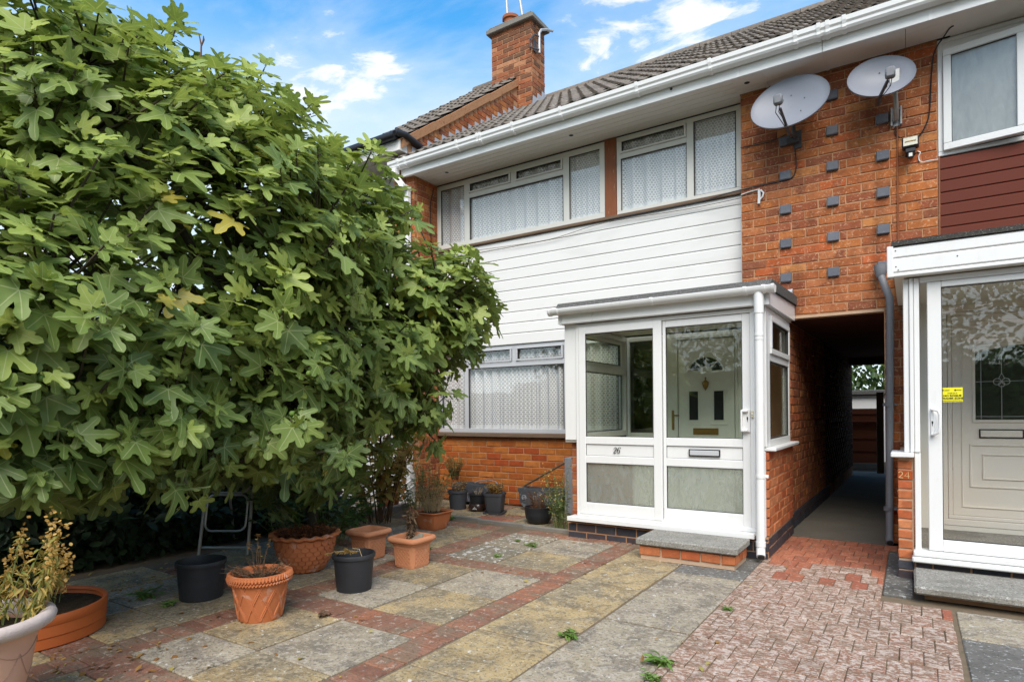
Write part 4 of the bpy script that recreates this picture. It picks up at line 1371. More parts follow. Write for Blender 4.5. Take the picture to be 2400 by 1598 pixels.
for (x0, x1, o) in ((-.045, -.012, .0), (-.010, .014, .012), (.016, .048, .004)):
    one(lambda b: b.box(x0, x1, YN - o, YN + .08, .894, 2.098, .004), 'corner_post', 'white_upvc', pn)
one(lambda b: b.box(.014, .050, YN + .004, YN + .08, .19, .893, .004), 'door_frame', 'white_upvc', pn)
one(lambda b: PN.box(b, .051, 2.2, -.10, .0, 2.062, 2.10, .004), 'door_frame', 'white_upvc', pn)
one(lambda b: PN.box(b, .003, 2.2, -.10, .05, .186, .222, .006), 'door_track', 'white_upvc', pn)
b = MB()
PN.box(b, -.005, 2.2, -.05, .062, .146, .183, .008)
b.build('door_sill', 'white_upvc', pn)
b = MB()
PN.box(b, .093, .172, -.055, -.004, .226, 2.060, .004)
PN.box(b, 1.50, 1.60, -.055, -.004, .226, 2.060, .004)
PN.box(b, .172, 1.50, -.054, -.0055, .226, .305, .004)
PN.box(b, .172, 1.50, -.054, -.0055, 2.020, 2.060, .004)
dn = b.build('sliding_door', 'white_upvc', pn)
m = MB()
PN.ring(m, .170, 1.502, -.035, -.014, .303, 2.022, .007, .001)
m.build('gasket', 'dark_gasket', dn)
one(lambda b: b.box(.168, 1.504, YN + .026, YN + .032, .301, 2.024), 'pane', 'glass_neighbour', dn)
m = MB()
m.tube([(.118, YN + .004, 1.19), (.118, YN - .03, 1.19), (.150, YN - .045, 1.18), (.158, YN - .045, 1.15), (.158, YN - .045, 1.07), (.150, YN - .045, 1.035), (.118, YN - .03, 1.02), (.118, YN + .004, 1.02)], .0095, 8)
m.box(.108, .132, YN - .006, YN + .0035, 1.01, 1.20, .003)
hn = m.build('handle', 'white_upvc', dn, 40)
m = MB()
m.box(.114, .122, YN - .0085, YN - .0065, 1.093, 1.11)
m.box(.1165, .1195, YN - .0085, YN - .0065, 1.077, 1.094)
m.build('keyhole', 'black_paint', hn)
# sticker
sk = thing('sticker', 'yellow warning sticker on the porch glass', 'sticker', (.2305, YN + .0245, 1.285))
one(lambda b: b.box(.173, .288, YN + .024, YN + .0252, 1.240, 1.337), 'sheet', 'sticker_yellow', sk)


def text(s, x, y, z, size, parent, mat, bold=0., xs=1.):
    c = bpy.data.curves.new('lettering', 'FONT')
    c.body = s
    c.size = size
    c.align_x = 'CENTER'
    c.extrude = .0003
    c.offset = bold
    tmp = bpy.data.objects.new('tmp_lettering', c)
    COL.objects.link(tmp)
    me = bpy.data.meshes.new_from_object(tmp.evaluated_get(bpy.context.evaluated_depsgraph_get()))
    bpy.data.objects.remove(tmp)
    me.materials.clear()
    me.materials.append(MATS[mat])
    return place('lettering', me, (x, y, z), parent, (R(90), 0, 0), (xs, 1, 1))


text('THIS IS A', .2305, YN + .0235, 1.294, .0115, sk, 'black_paint', .0002, 1.2)
text('NO ROGUE', .2305, YN + .0235, 1.276, .0165, sk, 'black_paint', .0007, 1.15)
text('TRADER ZONE', .2305, YN + .0235, 1.258, .0165, sk, 'black_paint', .0007, 1.08)
b = MB()
q = random.Random(5)
for (x0, x1, z) in ((.188, .215, 1.316), (.254, .281, 1.317), (.178, .284, 1.2465)):
    x = x0
    while x < x1:
        w_ = q.uniform(.0012, .003)
        b.box(x, min(x + w_, x1), YN + .0228, YN + .0236, z, z + .0045 if z > 1.3 else z + .0035)
        x += w_ + .0008
b.tube([(.180, YN + .0236, 1.319), (.180, YN + .0228, 1.319)], .0045, 10)
b.tube([(.247, YN + .0236, 1.319), (.247, YN + .0228, 1.319)], .0055, 12)
b.build('small_print', 'black_paint', sk)
# fascia planks and roof edge
for (z0, z1) in ((2.105, 2.135), (2.137, 2.235), (2.237, 2.312)):
    one(lambda b: b.prism([(YN - .075, z0), (YN - .082, z0 + .006), (YN - .082, z1 - .012), (YN - .072, z1), (YN - .04, z1), (YN - .04, z0)], 'x', -.118, 2.3), 'fascia_board', 'white_upvc', pn, recalc=True)
one(lambda b: b.box(-.136, -.098, YN - .09, YN - .035, 2.104, 2.318, .004), 'end_cap', 'white_upvc', pn)
for (x, z) in ((-.085, 2.285), (-.083, 2.175), (-.07, 2.15), (.26, 2.20)):
    one(lambda b: b.tube([(x, YN - .0815, z), (x, YN - .085, z)], .004, 8), 'screw', 'dark_gasket', pn)
one(lambda b: b.prism([(YN - .09, 2.318), (YB - .01, 2.36), (YB - .01, 2.42), (YN - .10, 2.348)], 'x', -.11, 2.3), 'roof', 'felt', pn, recalc=True)
tag(one(lambda b: b.box(-.095, 2.2, YN - .03, YB - .02, 2.108, 2.30), 'ceiling', 'porch_inside', pn))
one(lambda b: b.box(.052, 2.2, YN + .1, YB - .2, .12, .19), 'floor', 'stone_step', pn)
window(pn, Plane('X', 2.2), 'white_upvc', 'glass_clear', (YN + .1, YB - .01, .12, 2.1), .05, [], [(YN + .16, YB - .07, .2, 2.04, 0)])  # unseen right side, glazed to let more light into the porch
window(pn, Plane('-X', -.04), 'white_upvc', 'glass_clear', (YN + .09, YB - .02, .895, 2.1), .05, [], [(YN + .15, YB - .08, .96, 2.04, 0)])
# plinth
pp = one(lambda b: b.box(.01, 2.2, YN + .012, YN + .1, 0, .144), 'brick_wall', 'mortar', pn)
brickwork(pp, 'Y', YN + .012, .012, 1.6, 0, .142, 'brick_blue', course=.071, L=.21, seed=77)
# its inner front door
YD = 6.40
PD = Plane('Y', YD)
b = MB()
PD.ring(b, .20, 1.42, -.02, .012, .20, 2.07, .055, .004)
PD.ring(b, .258, 1.362, -.02, .005, .258, 2.012, .03, .004)
fn = b.build('front_door_frame', 'door_cream', h24)
b = MB()
PD.box(b, .29, 1.33, -.02, -.003, .29, 1.98, .003)
PD.ring(b, .352, 1.27, -.003, .006, .36, 1.92, .008, .002)
PD.ring(b, .425, 1.19, -.003, .010, 1.075, 1.73, .022, .004)
PD.ring(b, .405, 1.21, -.003, .007, .53, .895, .016, .004)
PD.ring(b, .49, 1.12, -.003, .008, .60, .815, .014, .004)
d2 = b.build('front_door', 'door_cream', h24)
arch = [(.445, 1.10), (1.17, 1.10), (1.17, 1.655)] + [(1.17 - .725 * t, 1.655 + .055 * math.sin(math.pi * t)) for t in np.linspace(.08, .92, 9)] + [(.445, 1.655)]
one(lambda b: b.prism(arch, 'y', YD - .006, YD + .001), 'door_pane', 'glass_dark', d2, recalc=True)
m = MB()
for (x0, z0, x1, z1) in ((.445, 1.415, 1.17, 1.415), (.485, 1.10, .485, 1.67), (.62, 1.47, .62, 1.70), (.62, 1.10, .62, 1.38), (.445, 1.125, 1.17, 1.125), (1.13, 1.1, 1.13, 1.67)):
    m.tube([(x0, YD - .009, z0), (x1, YD - .009, z1)], .0026, 4)
for (x, z, r_) in ((.592, 1.412, .026), (.648, 1.412, .026), (.62, 1.39, .02)):
    m.tube([(x + r_ * math.cos(a), YD - .010, z + r_ * math.sin(a)) for a in np.linspace(0, 2 * math.pi, 14)], .003, 4)
m.tube([(.60, YD - .010, 1.435), (.62, YD - .010, 1.485), (.64, YD - .010, 1.435)], .003, 4)
m.build('leading', 'silver_frame', d2)
m = MB()
PD.ring(m, .47, .76, -.003, .008, .945, 1.02, .008, .002)
m.build('letterbox', 'black_paint', d2)
m = MB()
PD.box(m, .48, .75, -.003, .011, .955, 1.01, .003)
m.build('letter_flap', 'door_cream', d2)
one(lambda b: b.box(.052, .20, YD - .01, YD + .06, .0, 2.2).box(1.42, 2.1, YD - .01, YD + .06, 0, 2.2).box(.2, 1.42, YD - .01, YD + .06, 2.07, 2.2).box(.2, 1.42, YD - .006, YD + .06, 0, .2), 'porch_wall', 'porch_inside', h24)
# step of 24
s2 = thing('doorstep', 'wide grey stone slab step before the porch of number 24', 'step', (.8, 4.8, 0), 'doorsteps')
one(lambda b: b.box(.005, 1.7, 4.50, YN - .01, .052, .105, .012), 'step_slab', 'stone_step', s2)
one(lambda b: b.box(.06, 1.6, 4.62, YN - .02, 0, .0515), 'step_base', 'mortar', s2)

# ---------------------------------------------------------------- upper storey of 24
P24 = Plane('Y', YB)
b = MB()
P24.ring(b, .208, 1.95, -.06, .0, 3.363, 4.362, .036, .004)
P24.box(b, .80, .845, -.058, -.002, 3.399, 4.326, .004)
P24.box(b, .215, .80, -.02, -.004, 4.25, 4.326, .004)
w24 = b.build('window', 'white_upvc', h24)
sw = thing('sash', None, None, (.246, YB - .012, 3.8))
sw.parent = w24
sw.location = sw.location - PW[w24.name]
b = MB()
pl2 = Plane('Y', YB - .012)
pl2.ring(b, .246, .79, -.03, .022, 3.395, 4.255, .058, .005)
sa = b.build('sash_frame', 'white_upvc', None)
m = MB()
pl2.box(m, .302, .735, -.012, -.006, 3.45, 4.20)
pa = m.build('pane', 'glass_frosted', None)
m = MB()
pl2.ring(m, .300, .737, -.008, .006, 3.449, 4.201, .007, .001)
ga = m.build('gasket', 'dark_gasket', None)
# hinge the open sash about its left edge
piv = Matrix.Translation((.246, YB - .012, 0)) @ Matrix.Rotation(R(-7.5), 4, 'Z') @ Matrix.Translation((-.246, -(YB - .012), 0))
for o in (sa, pa, ga):
    M = piv @ Matrix.Translation(o.location)
    o.parent = w24
    loc = M.to_translation()
    o.location = loc - PW[w24.name]
    o.rotation_euler = (0, 0, R(-7.5))
    PW[o.name] = loc
bpy.data.objects.remove(sw)
m = MB()
P24.box(m, .85, 1.91, -.035, -.029, 3.40, 4.325)
m.build('pane', 'glass_frosted', w24)
one(lambda b: b.box(.244, .80, YB + .03, YB + .036, 3.40, 4.25), 'dark_backing', 'dark_gasket', w24)  # dark sheet across the opening, standing in for the unlit room
zc_ = [3.345, 3.245, 3.146, 3.046, 2.946, 2.846, 2.746, 2.646, 2.546, 2.446, 2.346]
for i in range(len(zc_) - 1):
    zt, zb = zc_[i], zc_[i + 1]
    one(lambda b: b.prism([(YB - .008, zb + .001), (YB - .014, zb + .007), (YB - .013, zt - .012), (YB - .004, zt - .001), (YB + .02, zt - .001), (YB + .02, zb + .001)], 'x', .222, 2.2), 'cladding_board', 'red_board', h24, recalc=True)
one(lambda b: b.box(.208, .221, YB - .010, YB + .04, 2.35, 3.36), 'corner_trim', 'brown_timber', h24)
one(lambda b: b.box(.21, 2.2, YB + .022, YB + .1, 2.2, 3.362), 'wall_backing', 'interior', h24)
# grey downpipe between the passage and the porch of 24
gp_ = thing('drainpipe', 'grey drainpipe with hopper head running down beside the passage', 'drainpipe', (-.155, 6.3, 0))
one(lambda b: b.tube([(-.225, 6.33, 2.44), (-.215, 6.31, 2.36), (-.185, 6.30, 2.26), (-.158, 6.30, 2.18), (-.15, 6.30, 2.1), (-.172, 6.30, .10), (-.172, 6.27, .05), (-.165, 6.235, .03)], .030, 14), 'pipe', 'grey_pipe', gp_, 40)
b = MB()
b.lathe([(.03, 2.36), (.044, 2.39), (.05, 2.44), (.052, 2.475), (.046, 2.475), (.04, 2.44)], (-.222, 6.32, 0), 16)
b.build('hopper', 'grey_pipe', gp_, 40)
for z in (1.22, .30):
    one(lambda b: b.tube([(-.16 - (2.1 - z) * .011, 6.30, z), (-.16 - (2.1 - z) * .011, 6.30, z + .03)], .036, 14).box(-.215, -.11, 6.32, 6.40, z + .005, z + .025), 'pipe_clip', 'grey_pipe', gp_, 40)
one(lambda b: b.tube([(-.165, 6.2335, .029), (-.1645, 6.231, .0275)], .024, 12), 'bore', 'dark_gasket', gp_, 40)

# ---------------------------------------------------------------- through the passage: fence, post, shed, bush
gf = thing('garden_fence', 'red brown board fence seen at the end of the passage', 'fence', (-.8, 14.0, 0))
for i, (z0, z1) in enumerate(((.12, .36), (.35, .61), (.60, .87), (.86, 1.10), (1.09, 1.20))):
    one(lambda b: b.prism([(13.97, z0), (13.985, z1), (14.01, z1), (14.01, z0)], 'x', -2.2, -.50), 'plank', 'fence_red', gf, recalc=True)
one(lambda b: b.box(-2.2, -.50, 13.93, 13.966, .93, .955, .004), 'rail', 'fence_red', gf)
one(lambda b: b.box(-2.2, -.50, 13.95, 14.0, 0, .118, .004), 'gravel_board', 'concrete', gf)
tag(one(lambda b: b.box(-.545, -.43, 13.1, 13.22, 0, 1.50, .006), 'fence_post', 'post_wood'), 'grey wooden gate post at the far end of the passage', 'post')
sh = thing('garden_shed', 'white shed with dark felt roof beyond the garden fence', 'shed', (-1, 16.5, 0))
one(lambda b: b.box(-3, 1, 16, 18, 0, 1.50), 'shed_wall', 'white_board', sh)
one(lambda b: b.box(-3.1, 1.1, 15.9, 18.1, 1.505, 1.62, .02), 'roof', 'felt', sh)
# ================================================================ leaves and stems
def cards(name, P, D, N, size, mat, parent=None, width=.5, tint=None, curl=.25, kind='stuff', seed=0, **k):
    """many small leaves as one mesh: base points P, directions D, face normals N, lengths SIZE; each a folded, curled blade"""
    P, D, N = (np.asarray(a, float) for a in (P, D, N))
    n = len(P)
    g = np.random.default_rng(seed)
    D = D / (np.linalg.norm(D, axis=1, keepdims=True) + 1e-9)
    X = np.cross(D, N)
    X /= np.linalg.norm(X, axis=1, keepdims=True) + 1e-9
    N = np.cross(X, D)
    s = np.asarray(size, float).reshape(-1, 1) * np.ones((n, 1))
    w = width * (.8 + .4 * g.random((n, 1)))
    c = curl * (g.random((n, 1)) * 1.6 - .3)
    pts = []
    for (x, y, z) in ((0, 0, 0), (-.36, .32, .06), (.36, .32, .06), (0, .42, -.05), (-.40, .62, .02), (.40, .62, .02), (0, 1, 0)):
        zz_ = z - c * y * y
        pts.append(P + s * (X * x * w + D * y + N * zz_))
    V = np.stack(pts, 1).reshape(-1, 3)
    F0 = np.array([(0, 3, 1), (0, 2, 3), (1, 3, 4), (3, 2, 5), (3, 6, 4), (3, 5, 6)])
    F = (F0[None] + (np.arange(n) * 7)[:, None, None]).reshape(-1, 3)
    if tint is None: tint = g.random(n)
    return rawmesh(name, V, F, mat, parent, np.repeat(tint, 7), kind=kind, **k)


def rawmesh(name, V, F, mat, parent=None, tint=None, vein=None, smooth=False, label=None, cat=None, group=None, kind=None, origin=None):
    me = bpy.data.meshes.new(name)
    c = (V.min(0) + V.max(0)) / 2 if origin is None else np.asarray(origin, float)
    V = V - c
    me.vertices.add(len(V))
    me.vertices.foreach_set('co', V.astype(np.float32).ravel())
    k = F.shape[1]
    me.loops.add(F.size)
    me.loops.foreach_set('vertex_index', F.astype(np.int32).ravel())
    me.polygons.add(len(F))
    me.polygons.foreach_set('loop_start', np.arange(0, F.size, k, dtype=np.int32))
    me.polygons.foreach_set('loop_total', np.full(len(F), k, np.int32))
    if tint is not None:
        me.attributes.new('tint', 'FLOAT', 'POINT').data.foreach_set('value', np.asarray(tint, np.float32))
    if vein is not None:
        me.attributes.new('vein', 'FLOAT', 'POINT').data.foreach_set('value', np.asarray(vein, np.float32))
    if smooth: me.polygons.foreach_set('use_smooth', [True] * len(F))
    me.materials.append(MATS[mat])
    me.update()
    me.validate()
    if origin == 'mesh': return me
    o = place(name, me, c, parent)
    return tag(o, label, cat, group, kind)


def unit(v):
    v = np.asarray(v, float)
    return v / (np.linalg.norm(v, axis=-1, keepdims=True) + 1e-9)


def plant(name, label, cat, base, nst, h, spread, leaf, nleaf, stemmat, leafmat_, seed, r0=.02, rad=.003, width=.5, droop=.3, group=None, lean=(0, 0), hv=.35, tip=False, start=.15, curl=.3, tintr=(0, 1), stem_kind='stuff', updir=.4, flowers=None):
    """a plant of NST stems from BASE carrying small leaves; stems and foliage are its parts"""
    t = thing(name, label, cat, base, group)
    g = random.Random(seed)
    gn = np.random.default_rng(seed)
    sb = MB()
    P, D, N, Sz, T = [], [], [], [], []
    fl = []
    for i in range(nst):
        a = g.uniform(0, 2 * math.pi)
        rr = r0 * math.sqrt(g.random())
        p0 = Vector(base) + Vector((rr * math.cos(a), rr * math.sin(a), 0))
        hh = h * (1 - hv * g.random())
        sp = spread * g.uniform(.3, 1)
        a2 = a + g.uniform(-.8, .8)
        end = p0 + Vector((sp * math.cos(a2) + lean[0], sp * math.sin(a2) + lean[1], hh))
        mid = p0.lerp(end, .55) + Vector((-sp * .2 * math.cos(a2), -sp * .2 * math.sin(a2), hh * .12))
        pts = []
        for k in range(6):
            u = k / 5
            pts.append(p0 * (1 - u) ** 2 + mid * 2 * u * (1 - u) + end * u * u + Vector((g.uniform(-1, 1), g.uniform(-1, 1), 0)) * .006 * (k > 0))
        sb.tube(pts, [rad * (1 - .6 * k / 5) for k in range(6)], 4, False)
        for j in range(nleaf):
            u = start + (1 - start) * (g.random() if not tip else 1 - g.random() ** 2 * .6)
            x = min(u * 5, 4.999)
            k = int(x)
            p = pts[k].lerp(pts[k + 1], x - k)
            b = g.uniform(0, 2 * math.pi)
            d = Vector((math.cos(b), math.sin(b), updir + g.uniform(-droop, droop) - droop))
            P.append(p); D.append(d); N.append(Vector((g.uniform(-.4, .4), g.uniform(-.4, .4), 1)) + d.cross(Vector((0, 0, 1))) * g.uniform(-.5, .5))
            Sz.append(leaf * g.uniform(.55, 1.15)); T.append(g.uniform(*tintr))
        if flowers:
            for j in range(flowers[0]):
                p = pts[-1] + Vector((g.gauss(0, flowers[1]), g.gauss(0, flowers[1]), g.gauss(0, flowers[2])))
                fl.append(p)
    if rad:
        sb.build('stem', stemmat, t, kind=stem_kind)
    if nleaf:
        cards('foliage', P, D, N, Sz, leafmat_, t, width, np.array(T), curl, seed=seed)
    if fl:
        m = len(fl)
        cards('flower_head', fl, gn.normal(size=(m, 3)), gn.normal(size=(m, 3)), np.full(m, flowers[3]), flowers[4], t, .9, None, .2, seed=seed + 1)
    return t


# ================================================================ satellite dishes
def dish(label, c, w, h, yaw, tilt, lnb, root):
    t = thing('satellite_dish', label, 'satellite dish', c, 'satellite dishes on the brick panel')
    n, mrings = 40, 7
    M = Matrix.Rotation(yaw, 4, 'Z') @ Matrix.Rotation(-tilt, 4, 'X')
    def P(r, a, off):
        d = .075 * (1 - r * r)
        return Vector(c) + M @ Vector((w / 2 * r * math.cos(a), d + off, h / 2 * r * math.sin(a)))
    b = MB()
    prof = [(i / mrings, 0) for i in range(mrings + 1)] + [(1.012, -.004), (1.02, .004), (1.012, .012), (.97, .013), (.6, .012), (.01, .012)]
    vs, fs = [], []
    for (r, o) in prof:
        r = max(r, .01)
        for k in range(n):
            vs.append(P(r, 2 * math.pi * k / n, o))
    for j in range(len(prof) - 1):
        for k in range(n):
            k2 = (k + 1) % n
            fs.append((j * n + k, (j + 1) * n + k, (j + 1) * n + k2, j * n + k2))
    b.add(vs, fs)
    b.build('reflector', 'dish_grey', t, 60, recalc=True)
    bm_ = MB()
    for (x, z) in ((.35, .2), (.28, -.3), (.0, .45)):
        a = math.atan2(z, x)
        p = P(math.hypot(x, z), a, -.001)
        bm_.tube([p, p + Vector((0, -.004, 0))], .006, 8)
    bm_.build('bolt', 'dish_dark', t)
    lnb, root = Vector(lnb), Vector(root)
    d = (root - lnb).normalized()
    b = MB()
    b.tube([root + d * .05 + Vector((0, .07, .0)), root, lnb + d * .07], [.016, .014, .013], 6)
    b.build('arm', 'dish_dark', t, 40)
    b = MB()
    f = (Vector(c) - lnb).normalized()
    b.box(lnb.x - .036, lnb.x + .036, lnb.y - .03, lnb.y + .03, lnb.z - .02, lnb.z + .065, .012)
    b.tube([lnb + Vector((0, .02, .02)), lnb + Vector((0, .02, .02)) + f * .07], [.032, .026], 12)
    b.build('receiver_head', 'dish_dark' if False else 'grey_pipe', t, 40)
    b = MB()
    for s_ in (-.014, .012):
        b.tube([lnb + Vector((s_, .0, -.018)), lnb + Vector((s_ - .012, .03, -.07)), lnb.lerp(root, .6) + Vector((s_, 0, -.035)), root + Vector((s_ * .4, 0, -.012))], .0035, 5)
    b.build('lead', 'black_plastic', t, 40)
    return t


d1 = dish('larger grey satellite dish nearest the upper windows', (-.920, 6.08, 4.02), .665, .555, R(-3), R(20), (-.958, 5.75, 3.885), (-.930, 6.02, 3.765))
b = MB()
b.box(-.93, -.86, YB - .02, YB - .008, 3.70, 3.87, .003).box(-.985, -.88, YB - .07, YB - .02, 3.745, 3.80, .004)
b.tube([(-.905, YB - .02, 3.78), (-.91, 6.28, 3.80), (-.915, 6.22, 3.98)], .019, 8)
b.box(-.96, -.87, 6.17, 6.24, 3.9, 4.06, .006)
b.build('wall_bracket', 'dish_dark', d1, 40)
d2_ = dish('smaller grey satellite dish on a pole beside the frosted window', (-.198, 6.1, 4.04), .505, .415, R(9), R(19), (-.124, 5.80, 3.885), (-.205, 6.05, 3.845))
b = MB()
b.box(-.136, -.122, YB - .05, YB - .008, 3.70, 3.86, .002).box(-.065, -.051, YB - .05, YB - .008, 3.70, 3.86, .002).box(-.12, -.066, YB - .014, YB - .008, 3.70, 3.86, .002)
b.build('wall_bracket', 'galvanised', d2_)
b = MB()
b.tube([(-.094, YB - .04, 3.75), (-.094, 6.31, 3.79), (-.094, 6.27, 3.83), (-.10, 6.24, 4.05)], .020, 10)
b.box(-.14, -.06, 6.16, 6.26, 3.98, 4.10, .006)
b.build('pole', 'steel', d2_, 40)

# floodlight
fl_ = thing('floodlight', 'small black floodlight with sensor below the smaller satellite dish', 'floodlight', (.008, 6.33, 3.45))
M = Matrix.Translation((.008, 6.32, 3.495)) @ Matrix.Rotation(R(-14), 4, 'X')
def tb(f, name, mat, **k):
    b = MB(); f(b)
    b.v = [tuple(M @ Vector(p)) for p in b.v]
    return b.build(name, mat, fl_, **k)
tb(lambda b: b.box(-.062, .062, -.03, .03, -.05, .05, .01).box(-.03, .03, .03, .075, -.025, .025, .006), 'housing', 'black_plastic')
tb(lambda b: b.box(-.052, .052, -.033, -.0295, -.040, .040, .001), 'lamp_glass', 'lamp_glass')
tb(lambda b: b.tube([(-.04, -.0335, .0), (.04, -.0335, .0)], .006, 8), 'tube', 'straw')
one(lambda b: b.box(-.03, .045, 6.27, 6.39, 3.402, 3.44, .006).box(-.012, .030, 6.265, 6.31, 3.355, 3.40, .006), 'sensor', 'black_plastic', fl_)
one(lambda b: b.box(-.004, .022, 6.262, 6.2655, 3.362, 3.392, .001), 'lens', 'cream_frame', fl_)


def cable(label, pts, r=.0045, mat='black_plastic', off=.016):
    P = []
    for i in range(len(pts) - 1):
        a, c = pts[i], pts[i + 1]
        for k in range(4):
            t_ = k / 4
            P.append((a[0] + (c[0] - a[0]) * t_, a[2] if len(a) > 2 else YB - off, a[1] + (c[1] - a[1]) * t_))
    P.append((pts[-1][0], pts[-1][2] if len(pts[-1]) > 2 else YB - off, pts[-1][1]))
    # soften corners
    for _ in range(3):
        P = [P[0]] + [tuple((P[i - 1][j] + 2 * P[i][j] + P[i + 1][j]) / 4 for j in range(3)) for i in range(1, len(P) - 1)] + [P[-1]]
    return tag(one(lambda b: b.tube(P, r, 5), 'cable', mat, None, 60), label, 'cable', 'cables along the front')


cable('black cable looping from the larger dish bracket towards the upper window sill', [(-.922, 3.72), (-.912, 3.60), (-.909, 3.50), (-.935, 3.43), (-1.0, 3.416), (-1.24, 3.42), (-1.42, 3.41), (-1.7, 3.40, YW - .07), (-2.3, 3.405, YW - .07), (-2.9, 3.41, YW - .07)], .0055)
cable('black cable running left from the larger dish to the edge of the upper window', [(-1.0, 3.86), (-1.05, 3.84), (-1.15, 3.822), (-1.42, 3.833)], .0045)
cable('brown cable dropping straight from the pole bracket to the porch fascia', [(-.086, 3.70), (-.088, 3.3), (-.088, 2.9), (-.088, 2.36)], .0075, 'brown_timber')
cable('black cable curving from the soffit past the frosted window to the floodlight', [(.316, 4.366, 6.25), (.268, 4.362, 6.36), (.20, 4.30), (.172, 4.22), (.158, 3.96), (.15, 3.72), (.10, 3.60), (.05, 3.55)], .0055)
cable('thin black cable linking the pole bracket and the floodlight', [(-.10, 3.70), (-.105, 3.64), (-.08, 3.60), (-.04, 3.575)], .0045)
cable('white cable curling from the floodlight to the edge of the red brown cladding', [(.06, 3.44), (.085, 3.425), (.066, 3.40), (.07, 3.35), (.10, 3.335), (.16, 3.34), (.207, 3.335)], .0045, 'white_upvc')
cable('old brown wire sagging across the top of the white cladding', [(-1.43, 3.37, YW - .05), (-2.0, 3.355, YW - .05), (-2.9, 3.395, YW - .05), (-3.2, 3.37, YW - .05), (-3.7, 3.30, YW - .05), (-4.4, 3.33, YW - .05), (-5.3, 3.37, YW - .05)], .0035, 'old_timber')
cable('black cable down the side of the brick nib by the long upper window', [(-5.50, 4.3, 6.45), (-5.515, 4.15, 6.40), (-5.52, 3.9, 6.41), (-5.52, 3.5, 6.42)], .006)
wc = thing('cable_clip', 'white cable joint hanging on the bricks beside the upper window', 'cable joint', (-1.235, YB - .02, 3.30))
one(lambda b: b.tube([(-1.247, YB - .02, 3.37), (-1.245, YB - .025, 3.31), (-1.25, YB - .025, 3.235)], .014, 6).tube([(-1.232, YB - .02, 3.37), (-1.205, YB - .025, 3.335), (-1.212, YB - .025, 3.30), (-1.25, YB - .02, 3.27)], .008, 6), 'sleeve', 'white_upvc', wc, 40)
one(lambda b: b.tube([(-1.42, YB - .014, 3.36), (-1.33, YB - .014, 3.375), (-1.24, YB - .016, 3.38)], .006, 5), 'lead', 'cream_frame', wc, 40)

# ================================================================ pots
def soil(b, c, r, z, sq=0, rot=0): b.disc((c[0], c[1], z), r, 32, sq, rot, .012)


def pot(name, label, cat, c, prof, mat, seg=40, sq=0, rot=0, soilz=None, soilr=None, wob=None, group=None, smooth=35, rim=None):
    t = thing(name, label, cat, (c[0], c[1], 0), group)
    b = MB()
    b.lathe(prof, (c[0], c[1], 0), seg, sq, rot, wob)
    b.disc((c[0], c[1], prof[0][1]), prof[0][0], seg, sq, rot)
    b.build('body', mat, t, smooth)
    if rim:
        b = MB()
        b.lathe(rim[0], (c[0], c[1], 0), seg, sq, rot, wob)
        b.build('rim', rim[1], t, 50)
    if soilz:
        b = MB()
        b.disc((c[0], c[1], soilz), soilr, seg, sq, rot, .015)
        b.build('soil', 'soil', t)
    return t


G = 'pots on the patio'
# black nursery pots
def bucket(label, c, r0, r1, h, mat='pot_black'):
    return pot('plant_pot', label, 'plant pot', c, [(r0, 0), (r0 + .002, .01), (r1 - .012, h - .035), (r1 - .012, h - .03), (r1 - .002, h - .028), (r1, h - .008), (r1 - .003, h), (r1 - .010, h), (r1 - .016, h - .03), (r0 + .01, h * .4)], mat, soilz=h * .62, soilr=r1 * .93 - .018, group=G)


bucket('large black plastic pot in front of the ladder', (-3.925, 2.225), .128, .156, .245)
bucket('black plastic pot with a dry golden sprig beside the fish scale bowl', (-3.19, 2.875), .114, .146, .25)
# rope-rimmed terracotta pot
c4 = (-3.225, 2.185)
r0, r1, h4 = .115, .158, .275
t4 = pot('plant_pot', 'round terracotta pot with rope rim and crossed band pattern', 'plant pot', c4,
         [(r0, 0), (r0 + .004, .012), (r1 - .004, h4 - .05), (r1, h4 - .048), (r1 + .012, h4 - .04), (r1 + .022, h4 - .02), (r1 + .018, h4 - .004), (r1 + .004, h4), (r1 - .014, h4 - .012), (r1 - .02, h4 - .05), (r0 + .01, .08)], 'terracotta', soilz=h4 - .045, soilr=r1 - .016, group=G)
b = MB()
for k in range(60):
    a0 = 2 * math.pi * k / 60
    b.tube([(c4[0] + (r1 + .016) * math.cos(a0), c4[1] + (r1 + .016) * math.sin(a0), h4 - .050), (c4[0] + (r1 + .019) * math.cos(a0 + .07), c4[1] + (r1 + .019) * math.sin(a0 + .07), h4 - .038)], .006, 6)
    b.tube([(c4[0] + (r1 + .022) * math.cos(a0), c4[1] + (r1 + .022) * math.sin(a0), h4 - .030), (c4[0] + (r1 + .016) * math.cos(a0 + .06), c4[1] + (r1 + .016) * math.sin(a0 + .06), h4 - .004)], .0055, 6)
b.build('rope_rim', 'terracotta', t4, 50)
b = MB()
def cone(a, z): 
    r = r0 + .004 + (r1 - .004 - r0 - .004) * (z - .012) / (h4 - .062)
    return (c4[0] + r * math.cos(a), c4[1] + r * math.sin(a), z)
for k in range(10):
    a0 = 2 * math.pi * k / 10
    for sg in (1, -1):
        for o in (-.035, .035):
            b.tube([cone(a0 + o + sg * .72 * t_, .014 + t_ * (h4 - .07)) for t_ in np.linspace(0, 1, 9)], .0062, 5)
b.build('band', 'terracotta', t4, 50)
